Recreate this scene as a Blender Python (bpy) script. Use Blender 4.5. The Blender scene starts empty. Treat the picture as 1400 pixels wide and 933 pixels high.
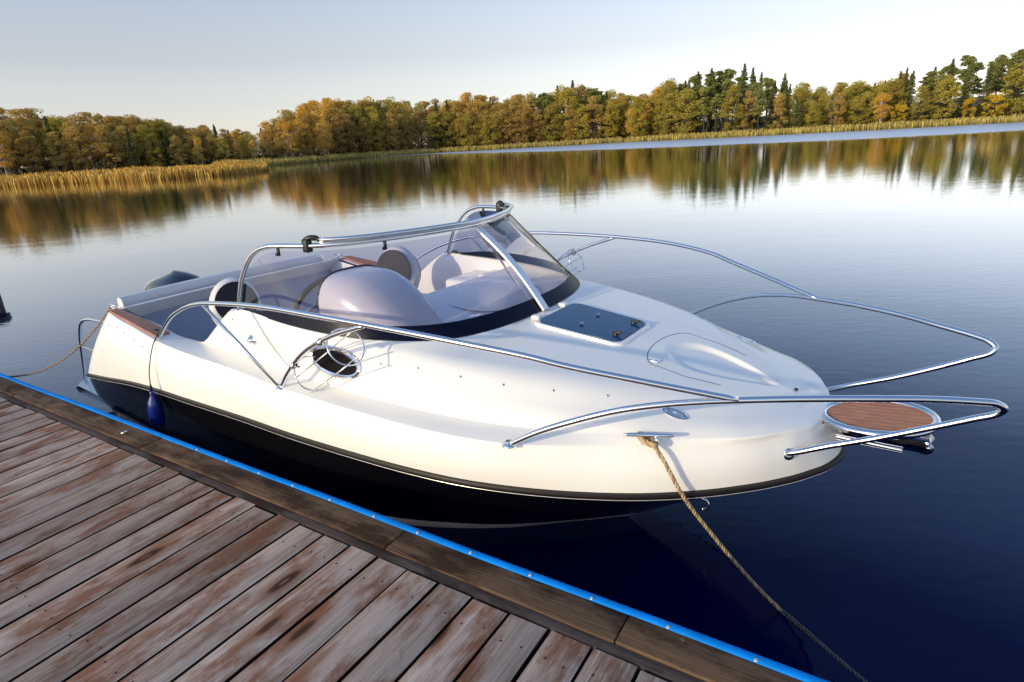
import bpy, bmesh, math, random
import numpy as np
from mathutils import Vector, Matrix
random.seed(7); RNG = np.random.default_rng(7)
scn = bpy.context.scene
COL = scn.collection
R = math.radians

# ------------------------------------------------------------------ camera
PITCH, ROLL, CAMZ = 0.32144595, -0.05855717, 2.00959
rt = Vector((1, 0, 0)); up = Vector((0, math.sin(PITCH), math.cos(PITCH))); fw = Vector((0, math.cos(PITCH), -math.sin(PITCH)))
cr = math.cos(ROLL)*rt + math.sin(ROLL)*up
cu = -math.sin(ROLL)*rt + math.cos(ROLL)*up
cam = bpy.data.cameras.new('camera'); co = bpy.data.objects.new('camera', cam); COL.objects.link(co)
m = Matrix((cr, cu, -fw)).transposed().to_4x4(); m.translation = (0, 0, CAMZ); co.matrix_world = m
cam.sensor_width = 36; cam.lens = 816.784/1400*36; cam.clip_start = 0.05; cam.clip_end = 9000
scn.camera = co

# ------------------------------------------------------------------ sky and sun
SUN_TO = Vector((-0.79, -0.61, 0)).normalized(); SUN_EL = R(16.5)
w = bpy.data.worlds.new('World'); scn.world = w; w.use_nodes = True
nt = w.node_tree; bg = nt.nodes['Background']
sky = nt.nodes.new('ShaderNodeTexSky'); sky.sky_type = 'NISHITA'; sky.sun_disc = False
sky.sun_elevation = SUN_EL; sky.sun_rotation = math.atan2(SUN_TO.x, SUN_TO.y)
sky.air_density = 1.0; sky.dust_density = 0.8; sky.ozone_density = 3.0; sky.altitude = 50
hz = nt.nodes.new('ShaderNodeHueSaturation'); # haze: the sky pales evenly towards the horizon all round, deeper blue overhead
tcw = nt.nodes.new('ShaderNodeTexCoord'); spw = nt.nodes.new('ShaderNodeSeparateXYZ'); nt.links.new(tcw.outputs['Generated'], spw.inputs[0])
def wr(stops, out):
    n = nt.nodes.new('ShaderNodeValToRGB'); e = n.color_ramp.elements
    while len(e) < len(stops): e.new(.5)
    for i, (p, v) in enumerate(stops): e[i].position = p; e[i].color = (v/2, v/2, v/2, 1)
    nt.links.new(spw.outputs[2], n.inputs[0]); k = nt.nodes.new('ShaderNodeMath'); k.operation = 'MULTIPLY'; k.inputs[1].default_value = 2; nt.links.new(n.outputs[0], k.inputs[0]); nt.links.new(k.outputs[0], out)
wr([(0, .32), (.13, .48), (.30, .85), (.55, 1.05), (1, 1.0)], hz.inputs['Saturation'])
wr([(0, 1.087), (0.13, 0.812), (0.3, 1.014), (0.55, 1.275), (1, 1.449)], hz.inputs['Value'])

wb = nt.nodes.new('ShaderNodeMix'); wb.data_type = 'RGBA'; wb.blend_type = 'MULTIPLY'; wb.inputs[0].default_value = 1; wb.inputs[7].default_value = (1.08, .985, .94, 1)
nt.links.new(sky.outputs[0], hz.inputs['Color']); nt.links.new(hz.outputs[0], wb.inputs[6]); nt.links.new(wb.outputs[2], bg.inputs[0]); bg.inputs[1].default_value = 0.15
sun = bpy.data.lights.new('sun', 'SUN'); sun.energy = 2.0; sun.angle = R(0.9); sun.color = (1.0, 0.83, 0.50)
so = bpy.data.objects.new('sun', sun); COL.objects.link(so)
sd = SUN_TO*math.cos(SUN_EL) + Vector((0, 0, math.sin(SUN_EL)))
so.rotation_euler = sd.to_track_quat('Z', 'Y').to_euler(); so.location = (-30, -20, 20)
scn.view_settings.view_transform = 'Standard'; scn.view_settings.look = 'None'
scn.view_settings.exposure = 0.525; scn.view_settings.gamma = 1.0; scn.view_settings.use_curve_mapping = False
scn.render.engine = 'CYCLES'
scn.cycles.max_bounces = 8; scn.cycles.transparent_max_bounces = 16

# ------------------------------------------------------------------ helpers
def tag(o, label=None, cat=None, group=None, kind=None):
    if label: o['label'] = label
    if cat: o['category'] = cat
    if group: o['group'] = group
    if kind: o['kind'] = kind
    return o
def empty(name, loc=(0, 0, 0), rz=0.0, parent=None):
    o = bpy.data.objects.new(name, None); COL.objects.link(o); o.location = loc; o.rotation_euler = (0, 0, rz)
    o.empty_display_size = 0.1
    if parent: o.parent = parent
    return o
def obj(name, me, mat=None, parent=None):
    o = bpy.data.objects.new(name, me); COL.objects.link(o)
    if mat is not None and len(me.materials) == 0: me.materials.append(mat)
    if parent: o.parent = parent
    return o
class MB:
    """collects verts and faces of ONE mesh"""
    def __init__(s): s.v = []; s.f = []; s.mi = []
    def add(s, v, f, mi=0):
        n = len(s.v); s.v += [tuple(map(float, p)) for p in v]; s.f += [tuple(i+n for i in q) for q in f]; s.mi += [mi]*len(f)
    def grid(s, P, closed=False, flip=False, mi=0):
        P = np.asarray(P); a, b = P.shape[:2]; f = []
        for i in range(a-1):
            for j in range(b if closed else b-1):
                k = (j+1) % b; q = (i*b+j, i*b+k, (i+1)*b+k, (i+1)*b+j)
                f.append(q[::-1] if flip else q)
        s.add(P.reshape(-1, 3), f, mi)
    def tube(s, pts, r, n=10, caps=True, mi=0):
        pts = np.asarray(pts, float); m_ = len(pts)
        rr = np.full(m_, r) if np.isscalar(r) else np.asarray(r, float)
        T = np.gradient(pts, axis=0); T /= np.linalg.norm(T, axis=1)[:, None] + 1e-12
        ref = np.array([0, 0, 1.]) if abs(T[0, 2]) < .9 else np.array([1., 0, 0])
        nn = np.cross(T[0], ref); nn /= np.linalg.norm(nn); rows = []
        for i in range(m_):
            nn = nn - T[i]*(nn@T[i]); nn /= np.linalg.norm(nn)+1e-12; bb = np.cross(T[i], nn)
            a = np.linspace(0, 2*math.pi, n, endpoint=False)
            rows.append(pts[i] + rr[i]*(np.cos(a)[:, None]*nn + np.sin(a)[:, None]*bb))
        base = len(s.v); s.grid(np.array(rows), closed=True, mi=mi)
        if caps:
            s.f.append(tuple(base+i for i in range(n))[::-1]); s.f.append(tuple(base+(m_-1)*n+i for i in range(n))); s.mi += [mi, mi]
    def box(s, lo, hi, bev=0.0, mi=0):
        bm = bmesh.new(); bmesh.ops.create_cube(bm, size=1)
        lo = Vector(lo); hi = Vector(hi)
        for v in bm.verts: v.co = Vector([lo[i] + (v.co[i]+.5)*(hi[i]-lo[i]) for i in range(3)])
        if bev: bmesh.ops.bevel(bm, geom=list(bm.edges), offset=bev, segments=3, affect='EDGES', profile=.5)
        bm.verts.ensure_lookup_table(); s.add([v.co for v in bm.verts], [[v.index for v in f.verts] for f in bm.faces], mi); bm.free()
    def lathe(s, prof, n=20, M=None, mi=0):
        rows = []
        for r_, z_ in prof:
            a = np.linspace(0, 2*math.pi, n, endpoint=False)
            rows.append(np.stack([r_*np.cos(a), r_*np.sin(a), np.full(n, z_)], 1))
        P = np.array(rows)
        if M is not None: P = np.array([[tuple(M @ Vector(p)) for p in r_] for r_ in P])
        s.grid(P, closed=True, mi=mi)
    def mesh(s, smooth=True, ang=None):
        me = bpy.data.meshes.new('m'); me.from_pydata(s.v, [], s.f)
        me.validate(); me.polygons.foreach_set('use_smooth', [smooth]*len(me.polygons))
        if len(set(s.mi)) > 1 and len(me.polygons) == len(s.mi): me.polygons.foreach_set('material_index', s.mi)
        if ang: me.set_sharp_from_angle(angle=R(ang))
        me.update(); return me
    def build(s, name, mat, parent=None, smooth=True, ang=None):
        me = s.mesh(smooth, ang)
        for mm in (mat if isinstance(mat, (list, tuple)) else [mat]): me.materials.append(mm)
        return obj(name, me, None, parent)
def fix(o):
    bm = bmesh.new(); bm.from_mesh(o.data); bmesh.ops.remove_doubles(bm, verts=bm.verts, dist=1e-5)
    bmesh.ops.recalc_face_normals(bm, faces=bm.faces); bm.to_mesh(o.data); bm.free(); return o
def cr_spline(pts, n):
    """Catmull-Rom (centripetal-ish) resample of a 3D polyline to n points"""
    P = np.asarray(pts, float); d = np.r_[0, np.cumsum(np.sqrt(np.linalg.norm(np.diff(P, axis=0), axis=1))+1e-9)]
    L = np.linspace(0, d[-1], n); out = np.empty((n, P.shape[1]))
    for c in range(P.shape[1]): out[:, c] = hermite(d, P[:, c], L)
    return out
def hermite(x, y, q):
    x = np.asarray(x, float); y = np.asarray(y, float); q = np.asarray(q, float)
    h = np.diff(x); s = np.diff(y)/h; m_ = np.empty(len(x)); m_[0] = s[0]; m_[-1] = s[-1]
    if len(x) > 2: m_[1:-1] = (s[:-1]*h[1:] + s[1:]*h[:-1])/(h[1:]+h[:-1])
    i = np.clip(np.searchsorted(x, q)-1, 0, len(x)-2); t = np.clip((q-x[i])/h[i], 0, 1)
    return ((2*t**3-3*t**2+1)*y[i] + (t**3-2*t**2+t)*h[i]*m_[i] + (-2*t**3+3*t**2)*y[i+1] + (t**3-t**2)*h[i]*m_[i+1])

# ------------------------------------------------------------------ materials
def mat(name, col=(.5, .5, .5), rough=.5, metal=0.0, coat=0.0, spec=.5):
    mt = bpy.data.materials.new(name); mt.use_nodes = True; b = mt.node_tree.nodes['Principled BSDF']
    b.inputs['Base Color'].default_value = (*col, 1); b.inputs['Roughness'].default_value = rough
    b.inputs['Metallic'].default_value = metal; b.inputs['Coat Weight'].default_value = coat
    b.inputs['Specular IOR Level'].default_value = spec
    return mt
def N(mt, t, **k):
    n = mt.node_tree.nodes.new(t)
    for a, v in k.items():
        if a.startswith('i_'): n.inputs[int(a[2:])].default_value = v
        else: setattr(n, a, v)
    return n
def LK(mt, a, b): mt.node_tree.links.new(a, b)
def ramp(mt, stops, interp='LINEAR'):
    n = N(mt, 'ShaderNodeValToRGB'); e = n.color_ramp.elements; n.color_ramp.interpolation = interp
    while len(e) < len(stops): e.new(.5)
    for i, (p, c) in enumerate(stops): e[i].position = p; e[i].color = (*c, 1) if len(c) == 3 else c
    return n
def bsdf(mt): return mt.node_tree.nodes['Principled BSDF']
def speckle(mt, scale, amount, base, rough=None):
    """faint uneven dirt so that a paint is not one flat value"""
    tc = N(mt, 'ShaderNodeTexCoord'); nz = N(mt, 'ShaderNodeTexNoise'); nz.inputs['Scale'].default_value = scale; nz.inputs['Detail'].default_value = 6
    LK(mt, tc.outputs['Object'], nz.inputs['Vector'])
    rp = ramp(mt, [(.3, tuple(c*(1-amount) for c in base)), (.7, base)]); LK(mt, nz.outputs[0], rp.inputs[0]); LK(mt, rp.outputs[0], bsdf(mt).inputs['Base Color'])
    if rough:
        mr = N(mt, 'ShaderNodeMapRange'); mr.inputs[3].default_value = rough[0]; mr.inputs[4].default_value = rough[1]
        LK(mt, nz.outputs[0], mr.inputs[0]); LK(mt, mr.outputs[0], bsdf(mt).inputs['Roughness'])

M_gel = mat('white_gelcoat', (.86, .84, .80), .22, coat=.2); speckle(M_gel, 3.0, .03, (.86, .84, .80), (.2, .3))
M_black = mat('black_gelcoat', (.004, .004, .005), .12, coat=.3)
M_rub = mat('rub_rail_rubber', (.011, .008, .009), .42, spec=.3)
M_steel = mat('polished_steel', (.78, .78, .79), .07, metal=1)
M_steel_r = mat('brushed_steel', (.55, .53, .5), .22, metal=1)
M_chrome_trim = mat('trim_strip', (.75, .72, .66), .25, metal=.6)
M_plastic = mat('black_plastic', (.012, .012, .013), .4)
M_navy = mat('navy_vinyl', (.012, .012, .024), .5)
M_white_v = mat('white_vinyl', (.66, .65, .66), .45); speckle(M_white_v, 5, .06, (.66, .65, .66))
M_bench = mat('grey_blue_vinyl', (.27, .31, .42), .5); speckle(M_bench, 6, .08, (.27, .31, .42))
M_floor = mat('cockpit_floor', (.5, .5, .5), .6)
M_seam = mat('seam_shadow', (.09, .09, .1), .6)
M_hatch = mat('smoked_hatch_acrylic', (.008, .055, .15), .04, spec=.35)
M_pane = mat('porthole_pane', (.006, .005, .007), .3, spec=.04)
M_platw = mat('swim_platform_white', (.85, .85, .85), .3)
M_blue_f = mat('fender_blue', (.008, .022, .20), .25, coat=.3)
M_eng = mat('engine_cowl', (.008, .011, .022), .2, coat=.5)
M_red = mat('nav_lamp', (.05, .04, .04), .1)

def tint_glass(name, tint, refl=1.0):
    mt = bpy.data.materials.new(name); mt.use_nodes = True; t = mt.node_tree; t.nodes.remove(t.nodes['Principled BSDF'])
    tr = N(mt, 'ShaderNodeBsdfTransparent'); tr.inputs[0].default_value = (*tint, 1)
    gl = N(mt, 'ShaderNodeBsdfGlossy'); gl.inputs['Roughness'].default_value = .01
    fr = N(mt, 'ShaderNodeFresnel'); fr.inputs[0].default_value = 1.5
    mx = N(mt, 'ShaderNodeMixShader'); LK(mt, fr.outputs[0], mx.inputs[0]); LK(mt, tr.outputs[0], mx.inputs[1]); LK(mt, gl.outputs[0], mx.inputs[2])
    LK(mt, mx.outputs[0], t.nodes['Material Output'].inputs[0]); return mt
M_glass = tint_glass('tinted_screen', (.76, .74, .85))
M_port = tint_glass('porthole_glass', (.10, .09, .10))

def teak():
    mt = mat('teak', (.25, .1, .05), .5); tc = N(mt, 'ShaderNodeTexCoord'); oi = N(mt, 'ShaderNodeObjectInfo')
    mp = N(mt, 'ShaderNodeMapping'); mp.inputs['Scale'].default_value = (3, 60, 60); LK(mt, tc.outputs['Object'], mp.inputs[0])
    nz = N(mt, 'ShaderNodeTexNoise'); nz.inputs['Scale'].default_value = 2; nz.inputs['Detail'].default_value = 8; LK(mt, mp.outputs[0], nz.inputs['Vector'])
    rp = ramp(mt, [(.3, (.30, .115, .06)), (.7, (.50, .215, .12))]); LK(mt, nz.outputs[0], rp.inputs[0])
    LK(mt, rp.outputs[0], bsdf(mt).inputs['Base Color']); return mt
M_teak = teak()

def wood(name, dark, mid, light, stain, edge=False):
    """weathered softwood; grain runs along local Y, every plank has its own patch"""
    mt = mat(name, mid, .7, spec=.12); b = bsdf(mt); tc = N(mt, 'ShaderNodeTexCoord'); oi = N(mt, 'ShaderNodeObjectInfo')
    off = N(mt, 'ShaderNodeVectorMath', operation='SCALE'); off.inputs['Scale'].default_value = 37.0
    cb = N(mt, 'ShaderNodeCombineXYZ'); LK(mt, oi.outputs['Random'], cb.inputs[0]); LK(mt, oi.outputs['Random'], cb.inputs[1]); cb.inputs[2].default_value = .3
    LK(mt, cb.outputs[0], off.inputs[0])
    ad = N(mt, 'ShaderNodeVectorMath', operation='ADD'); LK(mt, tc.outputs['Object'], ad.inputs[0]); LK(mt, off.outputs[0], ad.inputs[1])
    # warp the grain a little
    wz = N(mt, 'ShaderNodeTexNoise'); wz.inputs['Scale'].default_value = 3.0; wz.inputs['Detail'].default_value = 2; LK(mt, ad.outputs[0], wz.inputs['Vector'])
    wa = N(mt, 'ShaderNodeVectorMath', operation='MULTIPLY_ADD'); wa.inputs[1].default_value = (.016, 0, .016); LK(mt, wz.outputs['Color'], wa.inputs[0]); LK(mt, ad.outputs[0], wa.inputs[2])
    m1 = N(mt, 'ShaderNodeMapping'); m1.inputs['Scale'].default_value = (95, 2.2, 95) if not edge else (2.2, 95, 95); LK(mt, wa.outputs[0], m1.inputs[0])
    g = N(mt, 'ShaderNodeTexNoise'); g.inputs['Scale'].default_value = 1; g.inputs['Detail'].default_value = 9; g.inputs['Roughness'].default_value = .65; LK(mt, m1.outputs[0], g.inputs['Vector'])
    m2 = N(mt, 'ShaderNodeMapping'); m2.inputs['Scale'].default_value = (11, 1.6, 11) if not edge else (1.6, 11, 11); LK(mt, wa.outputs[0], m2.inputs[0])
    s1 = N(mt, 'ShaderNodeTexNoise'); s1.inputs['Scale'].default_value = 1; s1.inputs['Detail'].default_value = 5; LK(mt, m2.outputs[0], s1.inputs['Vector'])
    m3 = N(mt, 'ShaderNodeMapping'); m3.inputs['Scale'].default_value = (8, 3.2, 8) if not edge else (3.2, 8, 8); LK(mt, ad.outputs[0], m3.inputs[0])
    s2 = N(mt, 'ShaderNodeTexNoise'); s2.inputs['Scale'].default_value = 1; s2.inputs['Detail'].default_value = 7; s2.inputs['Roughness'].default_value = .7; LK(mt, m3.outputs[0], s2.inputs['Vector'])
    mf = N(mt, 'ShaderNodeMapping'); mf.inputs['Scale'].default_value = (300, 7, 300) if not edge else (7, 300, 300); LK(mt, wa.outputs[0], mf.inputs[0])
    gf = N(mt, 'ShaderNodeTexNoise'); gf.inputs['Scale'].default_value = 1; gf.inputs['Detail'].default_value = 4; LK(mt, mf.outputs[0], gf.inputs['Vector'])
    g0 = g; g = N(mt, 'ShaderNodeMix', data_type='FLOAT'); g.inputs[0].default_value = .42; LK(mt, g0.outputs[0], g.inputs[2]); LK(mt, gf.outputs[0], g.inputs[3])
    r1 = ramp(mt, [(.33, dark), (.47, mid), (.63, light)]); LK(mt, g.outputs[0], r1.inputs[0])
    r2 = ramp(mt, [(.35, (0, 0, 0)), (.62, (1, 1, 1))]); LK(mt, s1.outputs[0], r2.inputs[0])
    mx = N(mt, 'ShaderNodeMix', data_type='RGBA'); mx.blend_type = 'MIX'
    LK(mt, r1.outputs[0], mx.inputs[6]); mx.inputs[7].default_value = (*light, 1)
    q = N(mt, 'ShaderNodeMath', operation='MULTIPLY'); q.inputs[1].default_value = .55; LK(mt, r2.outputs[0], q.inputs[0]); LK(mt, q.outputs[0], mx.inputs[0])
    r3 = ramp(mt, [(.47, (0, 0, 0)), (.60, (1, 1, 1))]); LK(mt, s2.outputs[0], r3.inputs[0])
    q2 = N(mt, 'ShaderNodeMath', operation='MULTIPLY'); q2.inputs[1].default_value = .8; LK(mt, r3.outputs[0], q2.inputs[0])
    mx2 = N(mt, 'ShaderNodeMix', data_type='RGBA'); LK(mt, q2.outputs[0], mx2.inputs[0]); LK(mt, mx.outputs[2], mx2.inputs[6])
    sg = N(mt, 'ShaderNodeMix', data_type='RGBA'); sg.blend_type = 'MULTIPLY'; sg.inputs[0].default_value = .6; sg.inputs[6].default_value = (*stain, 1)
    LK(mt, r1.outputs[0], sg.inputs[7]); 
    gs = N(mt, 'ShaderNodeMix', data_type='RGBA'); gs.inputs[0].default_value = .55; gs.inputs[7].default_value = (*stain, 1); LK(mt, sg.outputs[2], gs.inputs[6])
    LK(mt, gs.outputs[2], mx2.inputs[7])
    # knots
    mk = N(mt, 'ShaderNodeMapping'); mk.inputs['Scale'].default_value = (6.5, 1.9, 6.5) if not edge else (1.9, 6.5, 6.5); LK(mt, wa.outputs[0], mk.inputs[0])
    vo = N(mt, 'ShaderNodeTexVoronoi'); vo.inputs['Scale'].default_value = 1; LK(mt, mk.outputs[0], vo.inputs['Vector'])
    rk = ramp(mt, [(.0, (.7, .7, .7)), (.03, (.1, .1, .1)), (.06, (1, 1, 1)), (.115, (.75, .75, .75)), (.15, (0, 0, 0))]); LK(mt, vo.outputs['Distance'], rk.inputs[0])
    rh = ramp(mt, [(.12, (.8, .8, .8)), (.34, (0, 0, 0))]); LK(mt, vo.outputs['Distance'], rh.inputs[0])
    mxh = N(mt, 'ShaderNodeMix', data_type='RGBA'); LK(mt, rh.outputs[0], mxh.inputs[0]); LK(mt, mx2.outputs[2], mxh.inputs[6]); LK(mt, gs.outputs[2], mxh.inputs[7])
    mx3 = N(mt, 'ShaderNodeMix', data_type='RGBA'); LK(mt, rk.outputs[0], mx3.inputs[0]); LK(mt, mxh.outputs[2], mx3.inputs[6]); mx3.inputs[7].default_value = (.05, .022, .013, 1)
    # plank to plank tone
    tn = N(mt, 'ShaderNodeMapRange'); tn.inputs[3].default_value = .74; tn.inputs[4].default_value = 1.16; LK(mt, oi.outputs['Random'], tn.inputs[0])
    hs = N(mt, 'ShaderNodeHueSaturation'); LK(mt, tn.outputs[0], hs.inputs['Value']); LK(mt, mx3.outputs[2], hs.inputs['Color'])
    fin = hs
    if edge:      # lichen
        lz = N(mt, 'ShaderNodeTexNoise'); lz.inputs['Scale'].default_value = 9; lz.inputs['Detail'].default_value = 8; lz.inputs['Roughness'].default_value = .75; LK(mt, ad.outputs[0], lz.inputs['Vector'])
        lr = ramp(mt, [(.64, (0, 0, 0)), (.72, (1, 1, 1))]); LK(mt, lz.outputs[0], lr.inputs[0]); lm = N(mt, 'ShaderNodeMix', data_type='RGBA'); lm.inputs[7].default_value = (.17, .135, .035, 1)
        LK(mt, lr.outputs[0], lm.inputs[0]); LK(mt, hs.outputs[0], lm.inputs[6]); LK(mt, lm.outputs[2], b.inputs['Base Color'])
    else: LK(mt, hs.outputs[0], b.inputs['Base Color'])
    bp = N(mt, 'ShaderNodeBump'); bp.inputs['Strength'].default_value = .8; bp.inputs['Distance'].default_value = .005
    LK(mt, g.outputs[0], bp.inputs['Height']); LK(mt, bp.outputs[0], b.inputs['Normal'])
    rr = N(mt, 'ShaderNodeMapRange'); rr.inputs[3].default_value = .55; rr.inputs[4].default_value = .85; LK(mt, s1.outputs[0], rr.inputs[0]); LK(mt, rr.outputs[0], b.inputs['Roughness'])
    return mt
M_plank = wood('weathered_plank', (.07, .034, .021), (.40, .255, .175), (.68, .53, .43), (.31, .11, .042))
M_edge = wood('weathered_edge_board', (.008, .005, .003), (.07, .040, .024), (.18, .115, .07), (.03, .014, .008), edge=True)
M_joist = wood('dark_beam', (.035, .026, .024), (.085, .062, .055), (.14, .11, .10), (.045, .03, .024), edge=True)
M_plank_side = mat('gap_shade_plank_side', (.022, .014, .011), .8, spec=.1)  # dirty, damp sides, coloured extra dark to put shade into the plank gaps
M_bluestrip = mat('blue_rubber_edging', (.002, .23, .78), .75, spec=.1); speckle(M_bluestrip, 14, .25, (.002, .23, .78))

def rope_mat(name, a, b_):
    mt = mat(name, a, .8); return mt
M_rope = mat('hemp_rope', (.50, .36, .20), .85); M_rope2 = mat('hemp_rope_worn', (.30, .19, .10), .85)
M_wet = mat('wet_rope', (.06, .055, .055), .5)

# ------------------------------------------------------------------ water
def water_mat():
    mt = mat('lake_water', (.001, .0045, .062), .0, coat=1.0); b = bsdf(mt)
    b.inputs['IOR'].default_value = 1.18; b.inputs['Specular IOR Level'].default_value = .5
    ge = N(mt, 'ShaderNodeNewGeometry')
    def wave(sx, sy, sc, det, dist):
        mp = N(mt, 'ShaderNodeMapping'); mp.inputs['Scale'].default_value = (sx, sy, 1); mp.inputs['Rotation'].default_value = (0, 0, .12); LK(mt, ge.outputs['Position'], mp.inputs[0])
        nz = N(mt, 'ShaderNodeTexNoise'); nz.inputs['Scale'].default_value = sc; nz.inputs['Detail'].default_value = det; nz.inputs['Distortion'].default_value = dist; LK(mt, mp.outputs[0], nz.inputs['Vector']); return nz
    a = wave(.35, 1.0, 1.1, 3, .4); c = wave(.8, 1.6, 7.0, 2, .2); d = wave(.12, .32, .6, 2, 0)
    s1 = N(mt, 'ShaderNodeMath', operation='MULTIPLY'); s1.inputs[1].default_value = .0026; LK(mt, a.outputs[0], s1.inputs[0])
    s2 = N(mt, 'ShaderNodeMath', operation='MULTIPLY_ADD'); s2.inputs[1].default_value = .0012; LK(mt, c.outputs[0], s2.inputs[0]); LK(mt, s1.outputs[0], s2.inputs[2])
    # rougher patches come and go on the lake
    bp = N(mt, 'ShaderNodeBump'); bp.inputs['Strength'].default_value = 1; bp.inputs['Distance'].default_value = 1.0; LK(mt, s2.outputs[0], bp.inputs['Height']); LK(mt, bp.outputs[0], b.inputs['Normal']); LK(mt, bp.outputs[0], b.inputs['Coat Normal']); b.inputs['Coat Roughness'].default_value = 0; b.inputs['Coat IOR'].default_value = 1.18
    # wind lane along the right-hand far shore: y - yline(x) > 0
    sp = N(mt, 'ShaderNodeSeparateXYZ'); LK(mt, ge.outputs['Position'], sp.inputs[0])
    ln = N(mt, 'ShaderNodeFloatCurve')
    mpx = N(mt, 'ShaderNodeMapRange'); mpx.inputs[1].default_value = -20; mpx.inputs[2].default_value = 140; LK(mt, sp.outputs[0], mpx.inputs[0])
    cv = ln.mapping.curves[0]; P = [(-20, 175), (-1, 132), (23, 92.5), (48, 74), (62, 73), (100, 72), (140, 72)]
    cv.points[0].location = ((P[0][0]+20)/160, P[0][1]/200); cv.points[1].location = ((P[-1][0]+20)/160, P[-1][1]/200)
    for p in P[1:-1]: cv.points.new((p[0]+20)/160, p[1]/200)
    ln.mapping.update(); LK(mt, mpx.outputs[0], ln.inputs[1])
    yl = N(mt, 'ShaderNodeMath', operation='MULTIPLY'); yl.inputs[1].default_value = 200; LK(mt, ln.outputs[0], yl.inputs[0])
    df = N(mt, 'ShaderNodeMath', operation='SUBTRACT'); LK(mt, sp.outputs[1], df.inputs[0]); LK(mt, yl.outputs[0], df.inputs[1])
    nz = wave(.05, .3, 1, 3, 0); nm = N(mt, 'ShaderNodeMath', operation='MULTIPLY_ADD'); nm.inputs[1].default_value = 16; nm.inputs[2].default_value = -8; LK(mt, nz.outputs[0], nm.inputs[0])
    sm = N(mt, 'ShaderNodeMath', operation='ADD'); LK(mt, df.outputs[0], sm.inputs[0]); LK(mt, nm.outputs[0], sm.inputs[1])
    mr = N(mt, 'ShaderNodeMapRange'); mr.inputs[1].default_value = -5.0; mr.inputs[2].default_value = 5.0; mr.inputs[3].default_value = .0; mr.inputs[4].default_value = .40; LK(mt, sm.outputs[0], mr.inputs[0])
    LK(mt, mr.outputs[0], b.inputs['Roughness']); LK(mt, mr.outputs[0], b.inputs['Coat Roughness'])
    t = mt.node_tree; out = t.nodes['Material Output']; t.nodes.remove(b)
    lw = N(mt, 'ShaderNodeLayerWeight'); lw.inputs[0].default_value = .5; LK(mt, bp.outputs[0], lw.inputs['Normal'])
    fr = ramp(mt, [(.0, (.014,)*3), (.40, (.017,)*3), (.60, (.10,)*3), (.75, (.40,)*3), (.885, (.90,)*3), (1, (1,)*3)]); LK(mt, lw.outputs['Facing'], fr.inputs[0])
    df_ = N(mt, 'ShaderNodeBsdfDiffuse'); df_.inputs[0].default_value = (.001, .0035, .044, 1)
    gl = N(mt, 'ShaderNodeBsdfGlossy'); gl.inputs[0].default_value = (1, 1, 1, 1); LK(mt, mr.outputs[0], gl.inputs['Roughness']); LK(mt, bp.outputs[0], gl.inputs['Normal'])
    lane = N(mt, 'ShaderNodeMath', operation='MULTIPLY'); lane.inputs[1].default_value = 2.5; LK(mt, mr.outputs[0], lane.inputs[0])
    mf = N(mt, 'ShaderNodeMix', data_type='FLOAT'); LK(mt, lane.outputs[0], mf.inputs[0]); LK(mt, fr.outputs[0], mf.inputs[2]); mf.inputs[3].default_value = .82
    mx = N(mt, 'ShaderNodeMixShader'); LK(mt, mf.outputs[0], mx.inputs[0]); LK(mt, df_.outputs[0], mx.inputs[1]); LK(mt, gl.outputs[0], mx.inputs[2]); LK(mt, mx.outputs[0], out.inputs[0])
    return mt
mb = MB(); mb.add([(-4000, -1500, 0), (4000, -1500, 0), (4000, 5000, 0), (-4000, 5000, 0)], [(0, 1, 2, 3)])
tag(mb.build('water', water_mat(), smooth=False), 'calm dark blue lake water reflecting sky and trees', 'water', kind='structure')

# ------------------------------------------------------------------ far shore terrain
SHORE = np.array([(-600, 20), (-300, 55), (-130, 88), (-76, 93), (-60, 90), (-47, 84), (-40, 86), (-37.5, 92), (-44, 112), (-49.2, 133.6), (-46.8, 151.1), (-38.4, 177.9), (-19.8, 200.3), (3.5, 192.6), (36.1, 186.8), (58.1, 157.6), (82.5, 137.0), (108.6, 129.9), (150, 118), (300, 70), (700, -40)], float)
def shore_sd(x, y):
    """signed distance to the shoreline, positive on land (beyond the line)"""
    p = np.stack([x, y], -1); best = np.full(x.shape, 1e9); sg = np.ones(x.shape)
    for a, b in zip(SHORE[:-1], SHORE[1:]):
        ab = b-a; t = np.clip(((p-a)@ab)/(ab@ab), 0, 1); q = p-(a+t[..., None]*ab); dd = np.hypot(q[..., 0], q[..., 1])
        cr_ = ab[0]*(p[..., 1]-a[1]) - ab[1]*(p[..., 0]-a[0])
        u = dd < best-1e-9; best = np.where(u, dd, best); sg = np.where(u, np.sign(cr_), sg)
    # winding test instead of the nearest-edge sign
    poly = np.vstack([SHORE, [(3000, -40), (3000, 6000), (-3000, 6000), (-3000, 20)]]); ins = np.zeros(x.shape, bool)
    j = len(poly)-1
    for i in range(len(poly)):
        xi, yi = poly[i]; xj, yj = poly[j]
        c_ = ((yi > y) != (yj > y)) & (x < (xj-xi)*(y-yi)/(yj-yi+1e-12)+xi); ins ^= c_; j = i
    return np.where(ins, best, -best)
def terrain_z(x, y):
    s = shore_sd(x, y); hill = np.clip((x-40)/120, 0, 1)
    z = np.where(s < 0, np.maximum(s*.12, -2.0), np.minimum(s*.10, .35) + np.clip(s-6, 0, 80)*(.015+.075*hill) + np.clip(s-86, 0, 2000)*.004)
    return z
gx = np.r_[-3000, -1800, -1000, -600, -400, np.arange(-300, 301, 5), 400, 600, 1000, 1800, 3000]
gy = np.r_[np.arange(30, 331, 5), 380, 450, 600, 900, 1500, 2500, 4500]
X, Y = np.meshgrid(gx, gy); Z = terrain_z(X, Y)
mb = MB(); mb.grid(np.stack([X, Y, Z], -1))
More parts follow.
